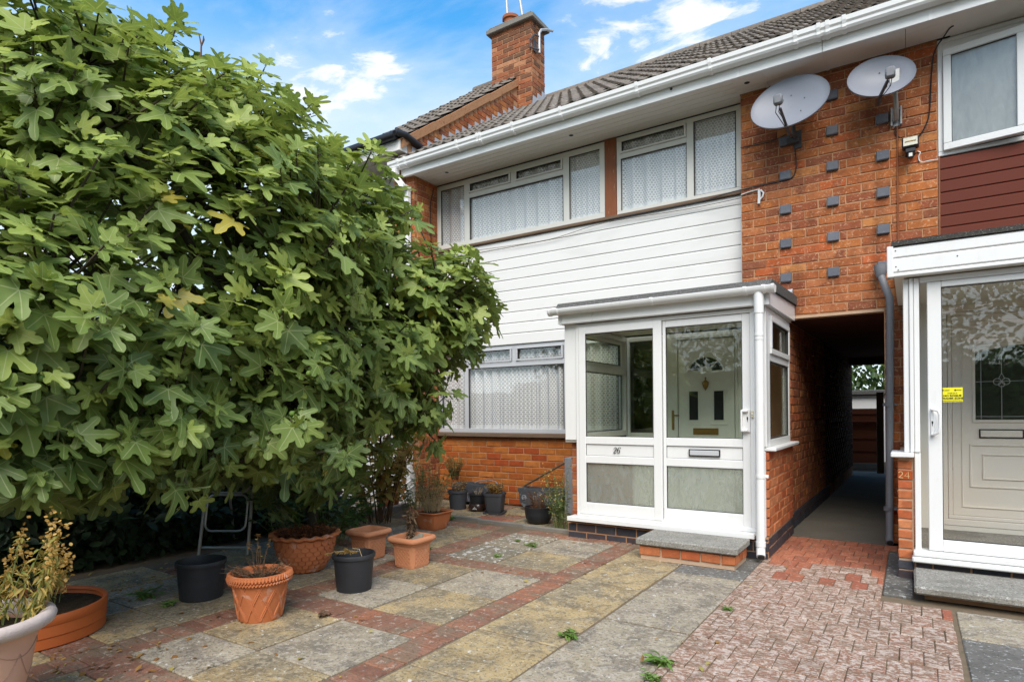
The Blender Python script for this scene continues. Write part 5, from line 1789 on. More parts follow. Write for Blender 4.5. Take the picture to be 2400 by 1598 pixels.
# fish scale bowl with pie-crust rim
c5 = (-3.90, 3.03)
P5 = [(.105, 0), (.125, .008), (.165, .06), (.198, .13), (.215, .20), (.226, .262)]
t5 = pot('planter_bowl', 'big terracotta bowl of fish scale pattern with pie crust rim', 'planter', c5,
         P5 + [(.222, .27), (.205, .268), (.195, .2), (.15, .1)], 'terracotta', soilz=.245, soilr=.205, group=G)
b = MB()
def wob5(j, t, r, z): return r * (1 + .018 * math.sin(t * 18)), z + .006 * math.sin(t * 18 + j * .4)
b.lathe([(.222, .258), (.245, .262), (.262, .274), (.262, .288), (.245, .294), (.222, .284), (.214, .268)], (c5[0], c5[1], 0), 108, 0, 0, wob5)
b.build('rim', 'terracotta', t5, 50)
def r5(z):
    for i in range(len(P5) - 1):
        if P5[i][1] <= z <= P5[i + 1][1]:
            return P5[i][0] + (P5[i + 1][0] - P5[i][0]) * (z - P5[i][1]) / (P5[i + 1][1] - P5[i][1])
    return P5[-1][0]
b = MB()
for row in range(7):
    z0 = .244 - row * .034
    n = 24
    for k in range(n):
        a0 = 2 * math.pi * (k + .5 * (row % 2)) / n
        vs = []
        for i in range(9):
            th = math.pi * i / 8
            da = math.cos(th) * math.pi / n * .98
            z = z0 - .036 * math.sin(th) ** .8
            r = r5(max(z, .001)) + (.0095 if 0 < i < 8 else .006)
            vs.append((c5[0] + r * math.cos(a0 + da), c5[1] + r * math.sin(a0 + da), z))
        r = r5(z0 + .012) + .001
        vs.append((c5[0] + r * math.cos(a0 - math.pi / n), c5[1] + r * math.sin(a0 - math.pi / n), z0 + .012))
        vs.append((c5[0] + r * math.cos(a0 + math.pi / n), c5[1] + r * math.sin(a0 + math.pi / n), z0 + .012))
        inn = [(c5[0] + (p[0] - c5[0]) * .955, c5[1] + (p[1] - c5[1]) * .955, p[2]) for p in vs[:9]]
        fs = [(0, 9, 10)[::-1] if False else tuple(range(11))] + [(i, 11 + i, 12 + i, i + 1) for i in range(8)]
        b.add(vs + inn, fs)
tag(b.build('scale', 'terracotta', t5, recalc=True), kind='stuff')
# square lattice pots (two alike)
def square_pot(label, c, rot):
    t = pot('plant_pot', label, 'plant pot', c, [(.094, 0), (.10, .006), (.112, .165), (.113, .172), (.122, .178), (.124, .19), (.118, .194)], 'terracotta_pale', 48, 7, rot, .155, .108, group=G)
    b = MB()
    b.lathe([(.118, .19), (.135, .192), (.150, .204), (.152, .222), (.142, .236), (.126, .238), (.118, .228), (.112, .18), (.106, .13)], (c[0], c[1], 0), 64, 6, rot)
    b.build('rim', 'terracotta_pale', t, 50)
    b = MB()
    for f in range(4):
        M_ = Matrix.Rotation(rot + f * math.pi / 2, 4, 'Z')
        def W_(u, z, o=0):
            r = .0975 + (.1105 - .0975) * (z / .165) + o
            q_ = M_ @ Vector((r, u, 0))
            return (c[0] + q_.x, c[1] + q_.y, z)
        for (u0, z0, u1, z1) in ((-.078, .02, -.078, .155), (.078, .02, .078, .155), (-.078, .02, .078, .02), (-.078, .155, .078, .155)):
            b.tube([W_(u0, z0), W_(u1, z1)], .0042, 5)
        for k in range(-5, 6):
            for sg in (1, -1):
                p_ = []
                for t_ in np.linspace(-1, 1, 33):
                    u, z = k * .034 + sg * t_ * .085, .0875 + t_ * .085
                    if -.076 < u < .076 and .022 < z < .153: p_.append((u, z))
                if len(p_) > 2:
                    b.tube([W_(*p_[0]), W_(*p_[-1])], .0058, 4)
    b.build('lattice', 'terracotta_pale', t, 50)
    return t
square_pot('square terracotta lattice pot holding a dead brown stalk', (-3.29, 3.56), 0)
square_pot('square terracotta lattice pot with bare soil beside the fish scale bowl', (-3.79, 3.58), 0)
# plain flared square pot
pot('plant_pot', 'plain flared square terracotta pot of dead grass', 'plant pot', (-4.16, 4.82), [(.105, 0), (.112, .01), (.135, .08), (.155, .165), (.168, .168), (.176, .176), (.174, .184), (.16, .185), (.150, .165)], 'terracotta', 48, 7, 0, .165, .148, group=G)
pot('plant_pot', 'brown round pot on the kerb by the white trellis', 'plant pot', (-5.46, 5.52), [(.095, .02), (.1, .03), (.125, .18), (.138, .182), (.14, .21), (.13, .21), (.12, .18)], 'terracotta_dark', soilz=.19, soilr=.12, group=G)
pot('plant_pot', 'dull black round pot with dry brown stems between the stone trough and small glazed pot', 'plant pot', (-4.73, 5.96), [(.098, 0), (.118, .2), (.126, .205), (.126, .235), (.116, .235), (.11, .2)], 'pot_grey', soilz=.21, soilr=.11, group=G)
t11 = pot('plant_pot', 'small dark pot standing in a brown glazed bowl', 'plant pot', (-4.42, 5.95), [(.085, .09), (.09, .1), (.098, .195), (.108, .2), (.106, .218), (.098, .218), (.09, .19)], 'pot_black', soilz=.19, soilr=.095, group=G)
gb_ = pot('bowl', 'brown glazed bowl with pale emblem under the small dark pot', 'bowl', (-4.42, 5.95), [(.075, 0), (.105, .02), (.112, .05), (.105, .085), (.1, .092), (.09, .088), (.085, .05)], 'glaze_brown')
b = MB()
for (dx, dz, l) in ((0, .05, .028), (-.014, .045, .016), (.014, .045, .016), (-.024, .038, .010), (.024, .038, .010)):
    x = -4.385 + dx * .8
    y = 5.95 - math.sqrt(max(.1145 ** 2 - (x + 4.42) ** 2, 0))
    b.tube([(x, y, dz - l / 2), (x, y - .001, dz + l / 2)], .0045, 5)
b.build('emblem', 'cream_frame', gb_)
pot('plant_pot', 'square charcoal pot on a square saucer by the bricks', 'plant pot', (-4.14, 5.92), [(.088, .02), (.092, .03), (.112, .21), (.118, .215), (.12, .245), (.112, .245), (.105, .21)], 'pot_grey', 48, 7, R(20), .215, .105, group=G)
tag(one(lambda b: b.lathe([(.11, 0), (.122, .004), (.125, .022), (.118, .022), (.11, .012), (.01, .012)], (-4.14, 5.92, 0), 48, 7, R(20)), 'saucer', 'pot_grey', None, 40), 'square charcoal saucer under the square pot', 'saucer')
pot('planter_bowl', 'black rounded bowl pot of reddish dead grass near the porch', 'planter', (-3.36, 5.62), [(.085, 0), (.11, .012), (.138, .06), (.146, .11), (.147, .165), (.150, .17), (.150, .182), (.142, .182), (.136, .15)], 'pot_black', soilz=.155, soilr=.138, group=G)
# wide orange planter
c2 = (-4.08, 1.33)
t2 = pot('planter_bowl', 'wide low orange planter behind the pale urn', 'planter', c2, [(.355, 0), (.362, .006), (.362, .055), (.367, .062), (.367, .115), (.372, .122), (.374, .158), (.370, .166), (.356, .166), (.350, .150)], 'orange_plastic', 72, soilz=.125, soilr=.352, group=G)
# pale urn, cut by the picture edge
c1 = (-3.035, .812)
t1 = pot('urn', 'pale pink stone urn with whitish rim and engraved swags', 'urn', c1, [(.12, 0), (.13, .01), (.155, .10), (.185, .22), (.205, .33), (.212, .37), (.2, .375), (.19, .3)], 'pink_stone', 64, soilz=.36, soilr=.2, group=G,
         rim=([(.208, .358), (.24, .366), (.262, .382), (.268, .402), (.262, .418), (.245, .426), (.222, .42), (.208, .405), (.2, .36)], 'rim_stone'))
b = MB()
def rU(z): return .12 + (.21 - .12) * min(1, (z / .36)) ** .85 + .006
for lev, sag in ((.325, .05), (.29, .11)):
    for k in range(6):
        a0 = 2 * math.pi * (k + (.5 if lev < .3 else 0)) / 6
        pts = []
        for t_ in np.linspace(0, 1, 13):
            z = lev - sag * 4 * t_ * (1 - t_)
            a = a0 + t_ * 2 * math.pi / 6
            rr_ = np.interp(z, [.10, .22, .33, .37], [.155, .185, .205, .212]) + .001
            pts.append((c1[0] + rr_ * math.cos(a), c1[1] + rr_ * math.sin(a), z))
        b.tube(pts, .0019, 4)
b.build('swag', 'swag_line', t1, 60)

# stone troughs by the wall, grey block, leaning batten
def trough(label, x0, x1, y0, y1, h, ang=0):
    cx, cy = (x0 + x1) / 2, (y0 + y1) / 2
    t = thing('stone_trough', label, 'trough', (cx, cy, 0), 'stone troughs against the house wall')
    l, w_ = (x1 - x0) / 2, (y1 - y0) / 2
    M_ = Matrix.Translation((cx, cy, 0)) @ Matrix.Rotation(ang, 4, 'Z')
    b = MB()
    def ring(k, z, ins=0.): return [tuple(M_ @ Vector((sx * (l * k - ins), sy * (w_ * (.75 + .25 * k) - ins), z))) for sx, sy in ((-1, -1), (1, -1), (1, 1), (-1, 1))]
    lv = [ring(.80, .045), ring(.95, .10), ring(1, h - .05), ring(1.03, h - .045), ring(1.03, h), ring(1, h, .025), ring(.98, h - .06, .03)]
    vs = [p for r_ in lv for p in r_]
    fs = [(j * 4 + k, j * 4 + (k + 1) % 4, j * 4 + 4 + (k + 1) % 4, j * 4 + 4 + k) for j in range(len(lv) - 1) for k in range(4)] + [(3, 2, 1, 0), tuple(4 * (len(lv) - 1) + k for k in range(4))]
    b.add(vs, fs)
    b.build('basin', 'trough_stone', t)
    b = MB()
    for sx in (-.55, .55):
        b.add([tuple(M_ @ Vector((l * sx + dx, dy, z))) for z in (0, .05) for dx, dy in ((-.05, -w_ * .8), (.05, -w_ * .8), (.05, w_ * .8), (-.05, w_ * .8))], [(0, 3, 2, 1), (4, 5, 6, 7), (0, 1, 5, 4), (1, 2, 6, 5), (2, 3, 7, 6), (3, 0, 4, 7)])
    b.build('foot', 'trough_stone', t)
    b = MB()
    zc0 = (h - .05 + .1) / 2
    for u in np.linspace(-.75, .75, 4):
        for sp in (1, -1):
            pts = [tuple(M_ @ Vector((l * u + sp * (.006 + .030 * a / 11) * math.cos(a * .95), -w_ * .985 - .004, zc0 + (.006 + .030 * a / 11) * math.sin(a * .95)))) for a in range(12)]
            b.tube(pts, .0045, 4)
    b.build('scroll', 'scroll_stone', t, 50)
    one(lambda b: b.disc((cx, cy, h - .055), min(l, w_) * .9, 16), 'soil', 'soil', t)
    return t
trough('dark stone trough with scroll relief behind the black round pot', -5.06, -4.42, 6.24, 6.50, .27, R(-3))
trough('dark stone trough with scroll relief between the charcoal pot and grey block', -4.02, -3.42, 6.26, 6.48, .27, R(2))
tag(one(lambda b: b.tube([(-4.80, 6.40, .272), (-4.74, 6.42, .30), (-4.60, 6.44, .318), (-4.48, 6.42, .305), (-4.42, 6.40, .272)], .007, 6), 'wire_hoop', 'steel', None, 50), 'thin curved wire lying over the trough by the brick wall', 'wire')
gk = thing('block', 'tall grey concrete block standing in the corner beside the porch', 'concrete block', (-3.28, 6.35, 0))
one(lambda b: b.box(-3.40, -3.20, 6.28, 6.50, 0, .66, .008), 'shaft', 'grey_block', gk)
tag(one(lambda b: b.tube([(-4.06, 6.44, .27), (-3.20, 6.27, .70)], .012, 6), 'batten', 'post_wood'), 'thin wooden stake leaning across the bricks from trough to block', 'stake')
tag(one(lambda b: b.prism([(-3.33, 3.50), (-3.215, 3.515), (-3.205, 3.522), (-3.325, 3.512)], 'z', .185, .19).add([(-3.26, 3.50, .19), (-3.175, 3.545, .19), (-3.17, 3.555, .262), (-3.19, 3.54, .268), (-3.255, 3.51, .22), (-3.252, 3.515, .19), (-3.178, 3.558, .19), (-3.175, 3.566, .262), (-3.195, 3.552, .268), (-3.252, 3.52, .22)],
    [(0, 1, 2, 3, 4), (9, 8, 7, 6, 5), (0, 5, 6, 1), (1, 6, 7, 2), (2, 7, 8, 3), (3, 8, 9, 4), (4, 9, 5, 0)]), 'slate_shard', 'slate_shard', None, recalc=True), 'buff stone shard propped in the lattice pot with the dead stalk', 'shard')

# ================================================================ stepladder under the tree
ld = thing('stepladder', 'old aluminium stepladder standing under the fig tree', 'ladder', (-4.92, 3.0, 0))
LA, LB = Vector((-5.10, 2.87, 0)), Vector((-4.735, 3.09, 0))
ux = (LB - LA).normalized()
back = Vector((-ux.y, ux.x, 0))
if back.y < 0: back = -back
lean = Vector((0, 0, 1)) + back * .22
for p in (LA, LB):
    ins = ux * (.02 if p == LA else -.02)
    one(lambda b: b.tube([p, p + lean * 1.35 + ins], .014, 6), 'stile', 'aluminium', ld, 40)
    bp = p + back * .62
    one(lambda b: b.tube([bp, p + lean * 1.35 + ins + back * .03], .012, 6), 'rear_leg', 'aluminium', ld, 40)
def lp(s_, z): return LA + ux * s_ + lean * z - back * .012
wl = (LB - LA).length
for (z0, z1) in ((.20, .50), (.52, .82), (.84, 1.14)):
    pts = []
    r_ = .06
    for (cx_, cz_, a0) in ((wl - .035 - r_, z1 - r_, 0), (.035 + r_, z1 - r_, 90), (.035 + r_, z0 + r_, 180), (wl - .035 - r_, z0 + r_, 270)):
        pts += [lp(cx_ + r_ * math.cos(R(a0 + a)), cz_ + r_ * math.sin(R(a0 + a))) for a in (0, 22, 45, 68, 90)]
    pts.append(pts[0])
    one(lambda b: b.tube(pts, .009, 6), 'loop', 'aluminium', ld, 50)
for z in (.06, .75):
    one(lambda b: b.tube([lp(.0, z) + back * .02, lp(wl, z) + back * .02], .011, 6), 'rung', 'aluminium', ld, 40)
one(lambda b: b.add([tuple(lp(a, z) + back * o) for o in (.02, .05) for (a, z) in ((.01, .74), (wl - .01, .74), (wl - .01, .77), (.01, .77))], [(0, 1, 2, 3), (7, 6, 5, 4), (0, 4, 5, 1), (1, 5, 6, 2), (2, 6, 7, 3), (3, 7, 4, 0)]), 'tread', 'aluminium', ld)

# white trellis glimpsed behind the hydrangea
tr_ = thing('trellis', 'low white lattice trellis glimpsed behind the dry hydrangea', 'trellis', (-5.9, 5.6, 0))
TA, TB = Vector((-6.15, 5.15, .03)), Vector((-5.45, 5.95, .03))
td = TB - TA
for k in range(9):
    for sg in (1, -1):
        u0 = k / 8
        u1 = u0 + sg * .45
        z0, z1 = .02, .38
        if u1 < 0: z1 = z0 + (z1 - z0) * (u0 / .45); u1 = 0
        if u1 > 1: z1 = z0 + (z1 - z0) * ((1 - u0) / .45); u1 = 1
        if z1 - z0 < .04: continue
        n_ = Vector((td.y, -td.x, 0)).normalized() * (.006 if sg > 0 else -.006)
        one(lambda b: b.tube([TA + td * u0 + Vector((0, 0, z0)) + n_, TA + td * u1 + Vector((0, 0, z1)) + n_], .013, 4), 'slat', 'white_board', tr_)
one(lambda b: b.tube([TA, TB], .018, 4).tube([TA + Vector((0, 0, .40)), TB + Vector((0, 0, .40))], .018, 4).tube([TA, TA + Vector((0, 0, .40))], .018, 4).tube([TB, TB + Vector((0, 0, .40))], .018, 4), 'frame', 'white_board', tr_)

# ================================================================ plants in the pots
DG = 'withered plants in the pots'
for i, (dx, dy, h_) in enumerate(((.02, -.10, .40), (.14, .06, .44), (-.06, .12, .34), (.10, -.02, .30), (.17, .0, .24), (-.02, .0, .30), (.06, .14, .38))):
    pass
plant('withered_plant', 'yellowing withered plant with tall seed spikes in the pale urn', 'plant', (-3.005, .865, .36), 20, .37, .15, .044, 44, 'twig_green', 'yellow_leaf', 41, .15, .0028, .32, 1.0, DG, (.01, .02), .6, curl=.9, tintr=(0, .95), flowers=(30, .009, .045, .018, 'golden_leaf'))
plant('young_shrub', 'small dark green plant growing in the wide orange planter', 'plant', (-4.14, 1.44, .12), 16, .26, .14, .03, 26, 'twig_green', 'dark_leaf', 42, .09, .003, .35, .3, None)
plant('withered_plant', 'matted grey brown dead plant trailing over the rope rim pot', 'plant', (-3.235, 2.19, .22), 40, .10, .17, .018, 20, 'twig_brown', 'brown_leaf', 43, .08, .0018, .4, .4, DG, (-.02, 0))
plant('withered_stalk', 'thin dry rust stalk rising from the rope rim pot', 'plant', (-3.29, 2.22, .22), 5, .26, .06, .022, 16, 'twig_brown', 'dry_leaf', 44, .03, .0022, .5, .2, DG, (-.02, .02), .4, True)
plant('withered_plant', 'dense mat of rust coloured dead plant filling the fish scale bowl', 'plant', (-3.90, 3.03, .225), 150, .11, .10, .022, 26, 'twig_brown', 'rust_leaf', 45, .17, .002, .5, .1, DG, (0, 0), .5)
plant('withered_stalk', 'bundle of dead brown leaves on a stalk in the front lattice pot', 'plant', (-3.30, 3.56, .19), 7, .26, .025, .05, 40, 'twig_brown', 'brown_leaf', 46, .02, .004, .35, .9, DG, (-.01, .01), .4, False, .05, .8, (.2, 1))
plant('withered_grass', 'tuft of dead brown grass in the flared square pot', 'plant', (-4.19, 4.84, .16), 120, .32, .15, .03, 5, 'straw', 'brown_leaf', 47, .09, .002, .15, .2, DG, (-.02, 0), .45, True)
b = plant('dry_sprig', 'golden dry sprig lying across the rim of the black pot', 'plant', (-3.20, 2.86, .235), 1, .03, .01, .02, 0, 'straw', 'golden_leaf', 48, .01, .003, group=DG)
g_ = np.random.default_rng(8)
n_ = 240
tt = g_.random(n_)
sel = g_.random(n_) < .7
A0, A1 = np.array([-3.15, 2.88, .262]), np.array([-3.375, 2.80, .235])
B0, B1 = np.array([-3.20, 2.86, .255]), np.array([-3.19, 2.80, .285])
Ps = np.where(sel[:, None], A0 + (A1 - A0) * tt[:, None], B0 + (B1 - B0) * tt[:, None])
dm = np.where(sel[:, None], A1 - A0, B1 - B0)
cards('foliage', Ps, unit(dm) + g_.normal(size=(n_, 3)) * .7, g_.normal(size=(n_, 3)) + [0, 0, 1], .014 + .010 * g_.random(n_), 'golden_leaf', b, .35, None, .3)
one(lambda m: m.tube([tuple(A0), tuple((A0 + A1) / 2 + [0, 0, .01]), tuple(A1)], .003, 5).tube([(-3.10, 2.88, .2), (-3.12, 2.86, .285), (-3.15, 2.83, .292)], .0025, 5), 'twig', 'straw', b)
plant('withered_plant', 'dry brown stems in the dull black round pot by the trough', 'plant', (-4.73, 5.96, .2), 24, .17, .11, .03, 10, 'twig_brown', 'dry_leaf', 49, .06, .002, .5, .4, DG)
plant('withered_plant', 'short dead stems in the small dark glazed pot', 'plant', (-4.42, 5.95, .19), 12, .10, .05, .02, 4, 'straw', 'brown_leaf', 50, .05, .002, .4, .2, DG)
plant('withered_plant', 'golden brown dead plant in the square charcoal pot', 'plant', (-4.14, 5.92, .21), 40, .16, .09, .03, 14, 'twig_brown', 'golden_leaf', 51, .07, .002, .5, .3, DG, tintr=(0, .7))
plant('withered_grass', 'reddish dead grass in the black rounded bowl pot', 'plant', (-3.36, 5.62, .15), 70, .19, .11, .03, 3, 'rust_stem' if 'rust_stem' in MATS else 'twig_brown', 'rust_leaf', 52, .06, .002, .2, .2, DG)
plant('weedy_shrub', 'straggling yellow flowered weed against the left porch corner', 'plant', (-2.98, 5.42, 0), 26, .62, .17, .045, 26, 'twig_green', 'pale_green', 53, .06, .003, .3, .3, None, (-.04, .0), .55, flowers=(9, .03, .04, .016, 'golden_leaf'))
plant('box_shrub', 'small grey green conifer bush against the orange bricks', 'shrub', (-5.10, 6.36, .30), 46, .33, .13, .028, 24, 'twig_brown', 'pale_green', 54, .05, .002, .4, .1, None, tintr=(0, .6))
plant('weed_clump', 'green leafy weeds with dry tops growing behind the dead grass pot', 'plant', (-5.00, 5.55, 0), 40, .55, .30, .06, 18, 'twig_green', 'bush_leaf', 55, .22, .003, .25, .4, None)
plant('dry_plant', 'orange brown dried plant under the fig branches by the wall', 'plant', (-5.15, 5.9, 0), 20, .75, .22, .05, 16, 'twig_brown', 'dry_leaf', 56, .1, .003, .5, .5, None)
plant('hydrangea', 'hydrangea bush with yellowing leaves and dried brown flower heads', 'shrub', (-4.92, 4.78, 0), 34, 1.15, .50, .13, 22, 'twig_brown', 'yellow_leaf', 57, .16, .006, .62, .5, None, (0, 0), .5, False, .3, .3, (.15, 1), flowers=(46, .055, .035, .026, 'dry_leaf'))
plant('ivy_clump', 'low clump of dark green ivy leaves at the foot of the hydrangea', 'plant', (-5.0, 4.1, 0), 60, .34, .42, .085, 12, 'twig_green', 'bush_leaf', 58, .34, .003, .8, .3, None, updir=.3)
plant('ivy_clump', 'spreading dark foliage behind the fish scale bowl', 'plant', (-4.55, 3.65, 0), 70, .52, .42, .09, 12, 'twig_green', 'bush_leaf', 59, .3, .003, .45, .3, None)
# weeds in the joints
WG = 'weeds growing in the paving joints'
for i, (x, y, r_, lab) in enumerate(((-1.0, 2.78, .075, 'largest bright green weed tuft on the edge of the brick drive'), (-.965, 2.60, .05, 'small green weed just below the largest tuft'), (-.93, 2.50, .035, 'tiny weed at the bottom edge of the brick drive'),
                                     (-1.515, 2.86, .06, 'flat green weed between yellow and grey slabs'), (-2.83, 4.62, .06, 'bright green weed among the white lichen'), (-2.88, 4.14, .04, 'thin weed in the lichen covered slab'),
                                     (-3.53, 4.01, .045, 'tiny weed near the front lattice pot'), (-4.22, 2.03, .085, 'dark weed between the orange planter and large black pot'), (-3.92, 2.0, .055, 'small weed in front of the large black pot'),
                                     (-.935, 3.75, .035, 'small weed at the edge of the drive below the step'), (-4.35, 5.3, .08, 'weed tuft at the left end of the kerb'), (-3.05, 4.72, .035, 'slender weed between lichen slabs'))):
    plant('weed', lab, 'weed', (x, y, 0), 9, r_ * .55, r_, r_ * .75, 7, 'twig_green', 'weed_green', 70 + i, .008, .0012, .32, .25, WG, (0, 0), .4)
# fallen leaves
g_ = np.random.default_rng(12)
n_ = 620
cen = np.array([(-4.2, 2.0), (-4.6, 2.6), (-3.5, 1.2), (-4.9, 5.8), (-3.9, 6.1), (-5.2, 5.3), (-3.2, 1.5), (-4.6, 1.7)])
pc = cen[g_.integers(0, len(cen), n_)] + g_.normal(size=(n_, 2)) * .28
far_ = g_.random(n_) < .14
pc[far_] = np.stack([g_.uniform(-4, -.5, far_.sum()), g_.uniform(1.6, 5, far_.sum())], 1)
pc = pc[~((pc[:, 0] > -2.9) & (pc[:, 1] > 5.0))]
pc = pc[pc[:, 1] < 6.5]
n_ = len(pc)
tag(cards('fallen_leaves', np.c_[pc, np.full(n_, .008)], np.c_[g_.normal(size=(n_, 2)), np.full(n_, .12)], np.c_[g_.normal(size=(n_, 2)) * .3, np.ones(n_)], .016 + .035 * g_.random(n_) ** 2, 'dry_leaf', None, .6, None, .5), 'scattered dry brown leaves lying on the paving', 'leaf litter')
plant('fallen_leaf', 'curled brown dead leaf cluster on the yellow slab before the rope rim pot', 'leaf', (-2.91, 2.37, .0), 5, .03, .04, .04, 6, 'twig_brown', 'brown_leaf', 90, .02, .001, .6, .4, None)

# bush beyond the garden fence, seen through the passage
g_ = np.random.default_rng(33)
n_ = 5200
u = unit(g_.normal(size=(n_, 3)))
Pb = np.array([-1.1, 20.5, 2.6]) + u * np.array([2.6, 1.6, 1.5]) * (.72 + .34 * g_.random((n_, 1)))
gb2 = thing('garden_bush', 'leafy green bush above the garden shed', 'bush', (-1.1, 20.5, 0))
cards('foliage', Pb, u + g_.normal(size=(n_, 3)) * .6 + [0, 0, -.2], u + [0, 0, .8] + g_.normal(size=(n_, 3)) * .4, .14 + .12 * g_.random(n_), 'bush_leaf', gb2, .55, None, .3)
one(lambda b: b.tube([(-1.1, 20.5, 0), (-1.0, 20.5, 1.6)], .08, 8).tube([(-1.05, 20.5, .8), (-2, 20.4, 2.4)], .05, 6).tube([(-1.05, 20.5, .9), (-.2, 20.4, 2.4)], .05, 6), 'trunk', 'bark', gb2)

# trees across the road, which the panes mirror
g_ = np.random.default_rng(35)
cs_ = []
for (x, y, z, r_) in ((-9, -17, 3.4, 3.0), (-3.5, -18, 4.2, 2.7), (3.5, -16, 3.4, 3.1), (9, -17, 4.4, 3.4), (14, -15, 3.5, 3), (-15, -18, 3.6, 3.2), (6.5, -19, 6.0, 2.0)):
    m_ = 2600
    u = unit(g_.normal(size=(m_, 3)))
    cs_.append(np.c_[np.array([x, y, z]) + u * r_ * (.65 + .4 * g_.random((m_, 1))), u])
cs_ = np.concatenate(cs_)
n_ = len(cs_)
tag(cards('treeline', cs_[:, :3], cs_[:, 3:] + g_.normal(size=(n_, 3)) * .6, cs_[:, 3:] + [0, 0, .6], .20 + .16 * g_.random(n_), 'bush_leaf', None, .6, None, .3), 'row of leafy trees across the road', 'trees')

n_ = 9000
hp_ = np.c_[g_.uniform(-18, 18, n_), -14.6 + g_.normal(size=n_) * .25, g_.random(n_) * 3.0]
hp_[:, 2] *= .85 + .25 * np.sin(hp_[:, 0] * 1.7) * np.sin(hp_[:, 0] * .6 + 1)
sh_ = thing('hedge', 'tall clipped hedge across the road', 'hedge', (0, -15, 0))
cards('foliage', hp_, g_.normal(size=(n_, 3)) + [0, .6, .2], g_.normal(size=(n_, 3)) * .5 + [0, 1, .5], .18 + .14 * g_.random(n_), 'dark_leaf', sh_, .6, None, .3)
one(lambda b: b.box(-18, 18, -15.6, -14.9, 0, 2.75), 'core', 'fence_dark', sh_)
# ================================================================ the fig tree
def fig_leaf(seed):
    """five-lobed blade of unit length from (0,0,0) along +Y, face up; returns vertices, triangles, vein weight"""
    g = random.Random(seed)
    shallow = seed % 4 == 3
    droop, cup, fold = g.uniform(.02, .30), g.uniform(-.06, .30), g.uniform(.01, .04)
    lobes = [(-104, .50, .80), (-50, .84, .95), (0, 1.0, 1.0), (50, .84, .95), (104, .50, .80)]
    lobes = [(c + g.uniform(-5, 5), L * g.uniform(.9, 1.08), w * g.uniform(.88, 1.12)) for c, L, w in lobes]
    V, vein, T = [], [], []
    def P(x, y, v, dz=0.):
        r_ = math.hypot(x, y)
        z = -droop * r_ * r_ + cup * abs(x) + dz - (fold if v else 0) * min(1, r_ * 2)
        V.append((x, y, z)); vein.append(v)
        return len(V) - 1
    o = P(0, 0, 1)
    sr_ = .54 if shallow else .41
    sin_ = []
    angs = [-146] + [(lobes[k][0] + lobes[k + 1][0]) / 2 for k in range(4)] + [146]
    rad = [.16, sr_ * .80, sr_ * 1.05, sr_ * 1.05, sr_ * .80, .16]
    for a, r_ in zip(angs, rad):
        r_ *= g.uniform(.9, 1.12)
        sin_.append(P(r_ * math.sin(R(a)), r_ * math.cos(R(a)), 0, .012))
    for k, (c, L, w) in enumerate(lobes):
        ca, sa = math.cos(R(c)), math.sin(R(c))
        bend = g.uniform(-.08, .08)
        def Q(r_, off, v, dz=0.):
            off += bend * r_ * r_
            return P(r_ * sa + off * ca, r_ * ca - off * sa, v, dz)
        l0, r0 = sin_[k], sin_[k + 1]
        c0 = Q(min(sr_ * .8, L * .5), 0, 1)
        T += [(o, l0, c0), (o, c0, r0)]
        for (f, hw) in ((.58, .138), (.74, .178), (.90, .135)):
            hw *= w * g.uniform(.9, 1.1) * (1.15 if shallow else 1)
            r_ = max(L * f, sr_ * .86 + .03 if f < .6 else 0)
            lv, cv, rv = Q(r_ * g.uniform(.97, 1.02), -hw, 0, g.uniform(-.022, .022)), Q(r_ + .02, 0, 1), Q(r_ * g.uniform(.97, 1.02), hw, 0, g.uniform(-.022, .022))
            T += [(l0, lv, c0), (lv, cv, c0), (c0, cv, rv), (c0, rv, r0)]
            l0, c0, r0 = lv, cv, rv
        tl, tp, tr = Q(L * .99, -.065 * w, 0), Q(L * 1.015, 0, .6), Q(L * .99, .065 * w, 0)
        T += [(l0, tl, c0), (tl, tp, c0), (c0, tp, tr), (c0, tr, r0)]
    T = [(a, c, b) for a, b, c in T]
    return np.array(V, float), np.array(T), np.array(vein, float)


LEAF = [fig_leaf(s) for s in range(8)]
BLOBS = [(-4.27, 2.22, 2.18, 1.26), (-4.09, 1.62, 2.77, 0.7), (-4.32, 2.67, 2.81, 0.78), (-4.1, 3.41, 2.66, 0.66), (-3.76, 3.99, 2.04, 0.58), (-3.83, 3.47, 1.61, 0.58), (-3.77, 1.71, 1.43, 0.68), (-3.68, 1.17, 1.65, 0.66), (-3.69, 2.48, 1.46, 0.66), (-4.06, 1.28, 2.65, 0.36), (-4.18, 1.68, 3.28, 0.42), (-4.22, 2.01, 3.2, 0.46), (-3.49, 1.3, 1.18, 0.32), (-3.49, 1.65, 1.07, 0.3), (-3.61, 3.85, 1.33, 0.3), (-4.23, 2.72, 3.27, 0.42), (-4.19, 0.84, 1.78, 0.9), (-3.63, 1.08, 1.15, 0.34), (-3.57, 1.36, 1.01, 0.24), (-4.24, 3.2, 0.79, 0.34), (-4.1, 3.53, 1.05, 0.34), (-4.62, 2.95, 0.85, 0.32), (-3.51, 4.27, 2.17, 0.4), (-3.64, 2.75, 2.01, 0.5)]
BA = np.array(BLOBS)
rg = np.random.default_rng(5)
from mathutils import noise as mnoise


def depth_in(p):
    return (BA[:, 3] - np.linalg.norm(BA[:, :3] - p, axis=1)).max()


